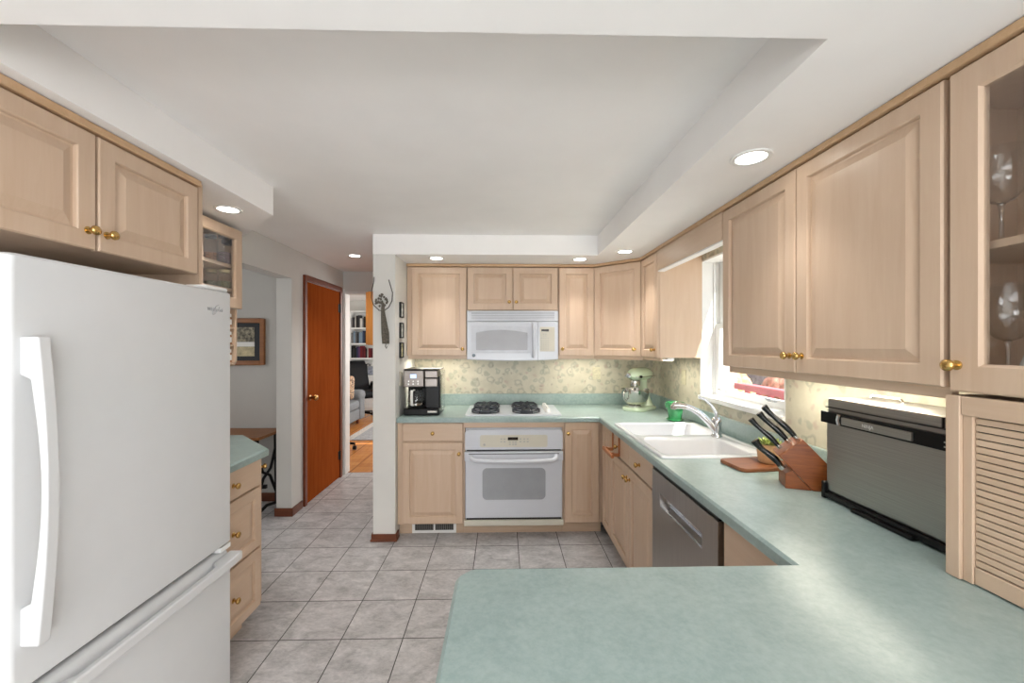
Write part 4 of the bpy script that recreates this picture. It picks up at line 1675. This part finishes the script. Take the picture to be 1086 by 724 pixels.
# ------------------------------------------------------------------ things on the walls
def outlet(loc, rot, label, mat, switch=False):
    q = thing('wall_switch' if switch else 'power_outlet', label, 'switch' if switch else 'outlet', loc, rot)
    m_ = MB()
    m_.box(-0.036, 0.036, -0.006, 0, -0.058, 0.058, 0.003)
    m_.build('plate', mat, q)
    m_ = MB()
    if switch:
        m_.box(-0.006, 0.006, -0.014, -0.006, -0.012, 0.012, 0.002)
    else:
        m_.box(-0.016, 0.016, -0.008, -0.006, 0.008, 0.04, 0.001)
        m_.box(-0.016, 0.016, -0.008, -0.006, -0.04, -0.008, 0.001)
    m_.build('toggle' if switch else 'socket', mat, q)


outlet((0.865, 3.699, 1.20), 0, 'cream outlet plate on the back wall left of the mixer', GREENTINT)
outlet((1.389, 3.06, 1.215), R90, 'cream outlet plate on the window wall above the green pot', GREENTINT)
outlet((-0.799, 3.18, 1.20), pi / 2, 'wall outlet beside the coffee maker', plain('almond', (220, 212, 196), 0.5))

for i, z in enumerate((1.735, 1.575, 1.42)):
    pf = thing('picture_frame', ('top', 'middle', 'bottom')[i] + ' of the three small black frames beside the left wall cabinet', 'picture', (-0.799, 3.185, z), pi / 2)
    m = MB()
    for a in ((-0.045, -0.036, -0.06, 0.06), (0.036, 0.045, -0.06, 0.06), (-0.036, 0.036, -0.06, -0.051), (-0.036, 0.036, 0.051, 0.06)):
        m.box(a[0], a[1], -0.016, 0, a[2], a[3])
    m.build('frame', BLACKMATTE, pf, bevel=0.001)
    m = MB()
    m.box(-0.036, 0.036, -0.008, 0, -0.051, 0.051)
    m.build('print', plain('small_print_%s' % 'abc'[i], ((196, 196, 190), (186, 190, 186), (200, 190, 150))[i], 0.6, var=0.3, scale=50), pf)

# dried wall hanging: bent wire with a bundle of stems
wh = thing('wall_hanging', 'dried stem bundle in a bent dark wire hung on the partition', 'wall decoration', (-0.895, 3.022, 1.60))
m = MB()
m.tube([(-0.058, -0.004, 0.365), (-0.060, -0.004, 0.33), (-0.075, -0.004, 0.27), (-0.078, -0.005, 0.21), (-0.06, -0.006, 0.155), (-0.02, -0.007, 0.118), (0.012, -0.008, 0.112),
        (0.05, -0.007, 0.14), (0.075, -0.006, 0.19), (0.078, -0.005, 0.25), (0.06, -0.004, 0.31), (0.05, -0.004, 0.345)], 0.0035, 8)
m.build('wire', WIRE, wh, 50)
m = MB()
for k in range(9):
    a = (k - 4) * 0.0028
    m.tube([(0.008 + a * 0.6, -0.010 - 0.004 * (k % 2), 0.17), (0.010 + a, -0.014, 0.10), (0.026 + a * 2.2, -0.012, -0.05), (0.030 + a * 2.0, -0.010, -0.13)], 0.0038, 6)
m.build('stems', DRIED, wh, 60)
m = MB()
rnd = random.Random(3)
for k in range(26):
    a, r_ = rnd.uniform(0, 2 * pi), rnd.uniform(0.01, 0.05)
    m.ell((-0.004 + r_ * cos(a), -0.014 + rnd.uniform(-0.006, 0.006), 0.19 + r_ * sin(a) * 0.9), (0.008, 0.006, 0.009), 8, 6)
m.build('seed_heads', DRIED, wh, 60)
m = MB()
m.tube([(0.03, -0.008, -0.13), (0.026, -0.008, -0.15), (0.034, -0.008, -0.165), (0.038, -0.008, -0.15)], 0.003, 6)
m.build('hook', WIRE, wh, 50)

# framed print on the side-room wall
fp = thing('picture_frame', 'wood-framed print with black mat on the side room wall', 'picture', (-2.475, 3.829, 1.49), 0)
m = MB()
for a in ((-0.26, -0.22, -0.215, 0.215), (0.22, 0.26, -0.215, 0.215), (-0.22, 0.22, -0.215, -0.175), (-0.22, 0.22, 0.175, 0.215)):
    m.box(a[0], a[1], -0.03, 0, a[2], a[3])
m.build('frame', FRAMEW, fp, bevel=0.004)
m = MB()
m.box(-0.22, 0.22, -0.014, 0, -0.175, 0.175)
m.build('mat', MATBLACK, fp)
m = MB()
m.box(-0.165, 0.165, -0.016, -0.014, 0.0, 0.135)
m.build('upper_print', plain('dark_print', (110, 104, 88), 0.6, var=0.6, scale=40), fp)
m = MB()
m.box(-0.165, 0.165, -0.016, -0.014, -0.045, -0.002)
m.build('white_caption_band', PORCELAIN, fp)
m = MB()
m.box(-0.165, 0.165, -0.016, -0.014, -0.135, -0.046)
m.build('lower_print', plain('tan_print', (198, 184, 146), 0.6, var=0.15, scale=18), fp)

# treadle table below it
tt = thing('treadle_table', 'old wood-topped table on black cast-iron legs in the side room', 'table', (-2.36, 3.60, 0))
m = MB()
m.box(-0.50, 0.335, -0.20, 0.20, 0.665, 0.69, 0.004)
m.build('table_top', FRAMEW, tt)
for x in (-0.40, 0.285):
    m = MB()
    m.tube([(x, -0.16, 0.02), (x, -0.15, 0.30), (x, -0.14, 0.66)], 0.016, 8)
    m.tube([(x, 0.16, 0.02), (x, 0.15, 0.30), (x, 0.14, 0.66)], 0.016, 8)
    m.tube([(x, -0.18, 0.012), (x, 0, 0.05), (x, 0.18, 0.012)], 0.014, 8)
    m.tube([(x, -0.15, 0.12), (x, -0.05, 0.30), (x, 0.06, 0.36), (x, 0.15, 0.55)], 0.012, 8)
    m.tube([(x, 0.15, 0.12), (x, 0.05, 0.30), (x, -0.06, 0.36), (x, -0.15, 0.55)], 0.012, 8)
    m.tube([(x, -0.14, 0.645), (x - 0.10, -0.14, 0.64), (x - 0.16, -0.14, 0.60)], 0.016, 8)
    m.tube([(x, -0.14, 0.22), (x - 0.08, -0.14, 0.21), (x - 0.13, -0.14, 0.25), (x - 0.12, -0.14, 0.30)], 0.018, 8)
    m.build('iron_leg', BLACKIRON, tt, 50)
m = MB()
m.box(-0.40, 0.285, -0.012, 0.012, 0.20, 0.23)
m.build('cross_brace', BLACKIRON, tt)

# oak wall cabinet in the hall
hc = thing('hall_wall_cabinet', 'oak wall cabinet on the hallway side of the partition', 'cabinet', (-0.968, 4.02, 1.458))
m = MB()
m.box(-0.365, 0, 0, 0.50, 0, 0.53)
m.build('carcass', OAK, hc, bevel=0.003)
m = MB()
m.box(-0.385, -0.366, 0.004, 0.248, 0.004, 0.526, 0.003)
m.build('door', OAK, hc)
m = MB()
m.box(-0.385, -0.366, 0.252, 0.496, 0.004, 0.526, 0.003)
m.build('door', OAK, hc)

# heat register in the toe kick
rg = thing('heat_register', 'white metal heat register in the toe kick left of the oven', 'vent', (-0.70, 3.1485, 0.004))
m = MB()
m.box(0, 0.34, -0.008, 0, 0, 0.088, 0.002)
m.build('plate', WHITETRIM, rg)
for x0, x1 in ((0.022, 0.165), (0.178, 0.32)):
    m = MB()
    m.box(x0, x1, -0.0088, -0.006, 0.024, 0.076)
    op = m.build('opening', DARKGAP, rg)
    for i in range(10):
        m = MB()
        x = x0 + 0.006 + i * (x1 - x0 - 0.012) / 9
        m.box(x - 0.0022, x + 0.0022, -0.0105, -0.0086, 0.024, 0.076)
        m.build('louver', plain('louver_grey', (120, 118, 114), 0.5) if i == 0 and x0 < 0.1 else bpy.data.materials['louver_grey'], op)

# ------------------------------------------------------------------ study at the end of the hall
bc = thing('bookcase', 'white built-in bookcase on the far study wall', 'bookcase', (-3.34, 8.86, 0))
m = MB()
m.box(0, 0.03, 0, 0.28, 0.80, 2.20)
m.box(1.27, 1.30, 0, 0.28, 0.80, 2.20)
m.box(0.03, 1.27, 0.26, 0.28, 0.80, 2.20)
m.box(0, 1.30, 0, 0.28, 2.17, 2.20)
m.build('upper_frame', WHITETRIM, bc, bevel=0.003)
for z in (1.83, 1.49, 1.17):
    m = MB()
    m.box(0.03, 1.27, 0.01, 0.26, z - 0.03, z)
    m.build('shelf', WHITETRIM, bc, bevel=0.002)
m = MB()
m.box(-0.02, 1.32, -0.20, 0.28, 0.76, 0.80)
m.build('ledge', WHITETRIM, bc, bevel=0.003)
m = MB()
m.box(0, 1.30, -0.17, 0.28, 0, 0.76)
m.build('lower_carcass', WHITETRIM, bc)
for i in range(4):
    m = MB(Matrix.Translation((0.008 + i * 0.323, -0.17, 0)))
    rloops(m, 0, 0.315, 0.09, 0.74, [(0, 0), (0, -0.02), (0.05, -0.02), (0.056, -0.012), (0.058, -0.012)])
    m.build('lower_door', WHITETRIM, bc)
BOOKC = [('dark red', (120, 26, 34)), ('black', (24, 24, 26)), ('navy blue', (40, 52, 84)), ('white', (216, 214, 208)), ('grey', (120, 120, 122)),
         ('burgundy', (88, 20, 30)), ('pale blue', (136, 158, 178)), ('brown', (96, 64, 44)), ('violet', (92, 56, 96)), ('charcoal', (52, 52, 56))]
BM = {n_: plain('book_' + n_.replace(' ', '_'), c_, 0.6) for n_, c_ in BOOKC}
PAPER = plain('book_paper', (226, 220, 206), 0.8)
ORD = ['first', 'second', 'third', 'fourth', 'fifth', 'sixth', 'seventh', 'eighth', 'ninth', 'tenth', 'eleventh', 'twelfth']
PAL = {'top': ['grey', 'charcoal', 'white', 'black', 'charcoal', 'white', 'grey', 'black', 'charcoal', 'brown', 'black', 'grey'],
       'second': ['grey', 'pale blue', 'grey', 'charcoal', 'pale blue', 'pale blue', 'navy blue', 'black', 'navy blue', 'charcoal', 'pale blue', 'navy blue'],
       'third': ['black', 'charcoal', 'black', 'navy blue', 'violet', 'dark red', 'burgundy', 'dark red', 'black', 'white', 'dark red', 'burgundy'],
       'lowest': ['white', 'white', 'grey', 'white', 'brown', 'white', 'grey', 'white', 'black', 'white', 'grey', 'white']}
rnd = random.Random(7)
for nm, z in (('top', 1.8305), ('second', 1.4905), ('third', 1.1705), ('lowest', 0.8005)):
    x = -3.34 + 0.036
    for i in range(12):
        w_, h_, dp = rnd.uniform(0.026, 0.05), rnd.uniform(0.20, 0.275), rnd.uniform(0.14, 0.19)
        b_ = thing('book', '%s book, %s from the left on the %s shelf of the bookcase' % (PAL[nm][i], ORD[i], nm), 'book',
                   (x, 8.89 + rnd.uniform(0, 0.02), z), 0, 'books on the %s shelf of the study bookcase' % nm)
        m = MB()
        m.box(0, w_, 0, 0.004, 0, h_)
        m.box(0, 0.003, 0, dp, 0, h_)
        m.box(w_ - 0.003, w_, 0, dp, 0, h_)
        m.build('cover', BM[PAL[nm][i]], b_)
        m = MB()
        m.box(0.003, w_ - 0.003, 0.004, dp - 0.004, 0.004, h_ - 0.004)
        m.build('pages', PAPER, b_)
        x += w_ + 0.002

# photo frame on the ledge
ph = thing('photo_frame', 'small photo frame standing on the bookcase ledge', 'photo frame', (-2.83, 8.74, 0.8012), 0)
m = MB()
m.box(-0.075, 0.075, 0, 0.02, 0, 0.20, 0.004)
m.build('frame', plain('silver_frame', (170, 172, 176), 0.3, 0.8), ph)
m = MB()
m.box(-0.058, 0.058, -0.002, 0.0, 0.018, 0.182)
m.build('photograph', plain('photo_print', (128, 132, 144), 0.4, var=0.4, scale=20), ph)

# sofa along the left wall of the study
sf = thing('sofa', 'grey fabric sofa in the study at the end of the hall', 'sofa', (-3.52, 5.985, 0.0))
m = MB()
m.box(0, 0.92, 0, 1.63, 0.10, 0.30, 0.03, 3)
m.build('base', SOFA, sf)
for y0 in (0.24, 0.815):
    m = MB()
    m.box(0.24, 0.94, y0 + 0.004, y0 + 0.572, 0.302, 0.46, 0.05, 4)
    m.build('seat_cushion', SOFA, sf, 60)
    m = MB()
    m.box(0.10, 0.30, y0 + 0.01, y0 + 0.568, 0.462, 0.86, 0.07, 4)
    m.build('back_cushion', SOFA, sf, 60)
m = MB()
m.box(0.0, 0.14, 0.02, 1.61, 0.2, 0.84, 0.05, 4)
m.build('backrest', SOFA, sf, 60)
for y0 in (0.0, 1.41):
    m = MB()
    m.box(0.0, 0.95, y0, y0 + 0.22, 0.10, 0.50, 0.03, 3)
    m.box(-0.0, 0.97, y0 - 0.02, y0 + 0.24, 0.44, 0.63, 0.08, 5)
    m.build('arm', SOFA, sf, 60)
for x, y in ((0.08, 0.08), (0.84, 0.08), (0.08, 1.55), (0.84, 1.55)):
    m = MB()
    m.lathe([(0.022, 0.003), (0.032, 0.1)], (x, y, 0), 12)
    m.build('foot', CASING, sf)


def patternmat():
    t = NT('patterned_fabric')
    f = t.noise(t.coords(), 26, 2, 0.5, 2.0)
    return t.set(t.ramp(f, [(0.42, (70, 60, 56)), (0.47, (214, 196, 168)), (0.56, (206, 150, 110)), (0.6, (60, 56, 60))]), 0.9)


m = MB()
lo = []
for k in range(9):
    t = -1 + 2 * k / 8
    s_ = 0.21 * (1 - 0.12 * t * t) * (0.55 if abs(t) == 1 else 1)
    lo.append([(x, 0.075 * t, z) for x, z in rrect(-s_, s_, -s_, s_, 0.05, 3)])
m.loft(lo)
pl = m.build('throw_pillow', patternmat(), None, 60)
pl.location = (-2.83, 7.16, 0.70)
pl.rotation_euler = (-0.25, 0, 0.2)
tag(pl, 'patterned throw pillow leaning on the far arm of the grey sofa', 'pillow')


def swivel_base(parent, h, r=0.32, a0=0.0):
    for k in range(5):
        a = a0 + 2 * pi * k / 5
        q = MB()
        q.tube([(0.03 * cos(a), 0.03 * sin(a), 0.115), (r * cos(a), r * sin(a), 0.085)], [0.024, 0.016], 8)
        lg = q.build('leg', BLACK, parent, 50)
        q = MB()
        q.lathe([(0.02, -0.024), (0.028, -0.02), (0.028, 0.02), (0.02, 0.024)], (r * cos(a), r * sin(a), 0.0305), 14, 'x')
        q.lathe([(0.008, 0.03), (0.008, 0.09)], (r * cos(a), r * sin(a), 0), 8)
        q.build('caster', BLACK, lg, 40)
    q = MB()
    q.lathe([(0.03, 0.09), (0.03, 0.2), (0.016, 0.21), (0.016, h)], (0, 0, 0), 14)
    q.build('column', BLACKMATTE, parent, 40)


st = thing('swivel_stool', 'black swivel stool whose wheeled leg shows past the hall doorway', 'stool', (-2.385, 5.64, 0.004))
swivel_base(st, 0.46, 0.335, 0.02)
m = MB()
m.lathe([(0.10, 0.46), (0.15, 0.47), (0.155, 0.50), (0.13, 0.52), (0, 0.525)], (0, 0, 0), 24)
m.build('seat', LEATHER, st, 50)

oc2 = thing('office_chair', 'black high-back office chair in front of the bookcase', 'chair', (-2.84, 8.12, 0.004), 0.75)
swivel_base(oc2, 0.42, 0.31, 0.3)
m = MB()
m.box(-0.30, 0.30, -0.30, 0.28, 0.40, 0.55, 0.055, 4)
m.build('seat', LEATHER, oc2, 60)
m = MB()
lo = []
for k in range(9):
    t = k / 8
    w_ = 0.30 - 0.05 * t
    y = 0.24 + 0.14 * t
    d_ = 0.085 * (0.5 if k in (0, 8) else 1)
    lo.append([(x, y + yy, 0.50 + 0.62 * t) for x, yy in rrect(-w_, w_, -d_, d_, min(d_, 0.03), 3)])
m.loft(lo)
m.build('backrest', LEATHER, oc2, 60)
for s_ in (-1, 1):
    m = MB()
    m.tube([(s_ * 0.27, 0.18, 0.46), (s_ * 0.31, 0.18, 0.52), (s_ * 0.32, 0.16, 0.66), (s_ * 0.32, -0.18, 0.67)], 0.04, 8)
    m.build('armrest', BLACK, oc2, 50)

rugt = thing('area_rug', 'grey area rug with pale fringe on the study wood floor', 'rug', (-2.30, 6.20, 0.0025))
m = MB()
m.box(0, 1.9, 0, 1.75, 0, 0.010, 0.003)
m.build('pile', RUG, rugt)
m = MB()
for i in range(70):
    y = 0.01 + i * 0.025
    m.box(-0.13 + 0.01 * (i % 3), 0.0, y, y + 0.016, 0.0, 0.006)
fg = m.build('fringe', FRINGE, rugt)
fg['kind'] = 'stuff'
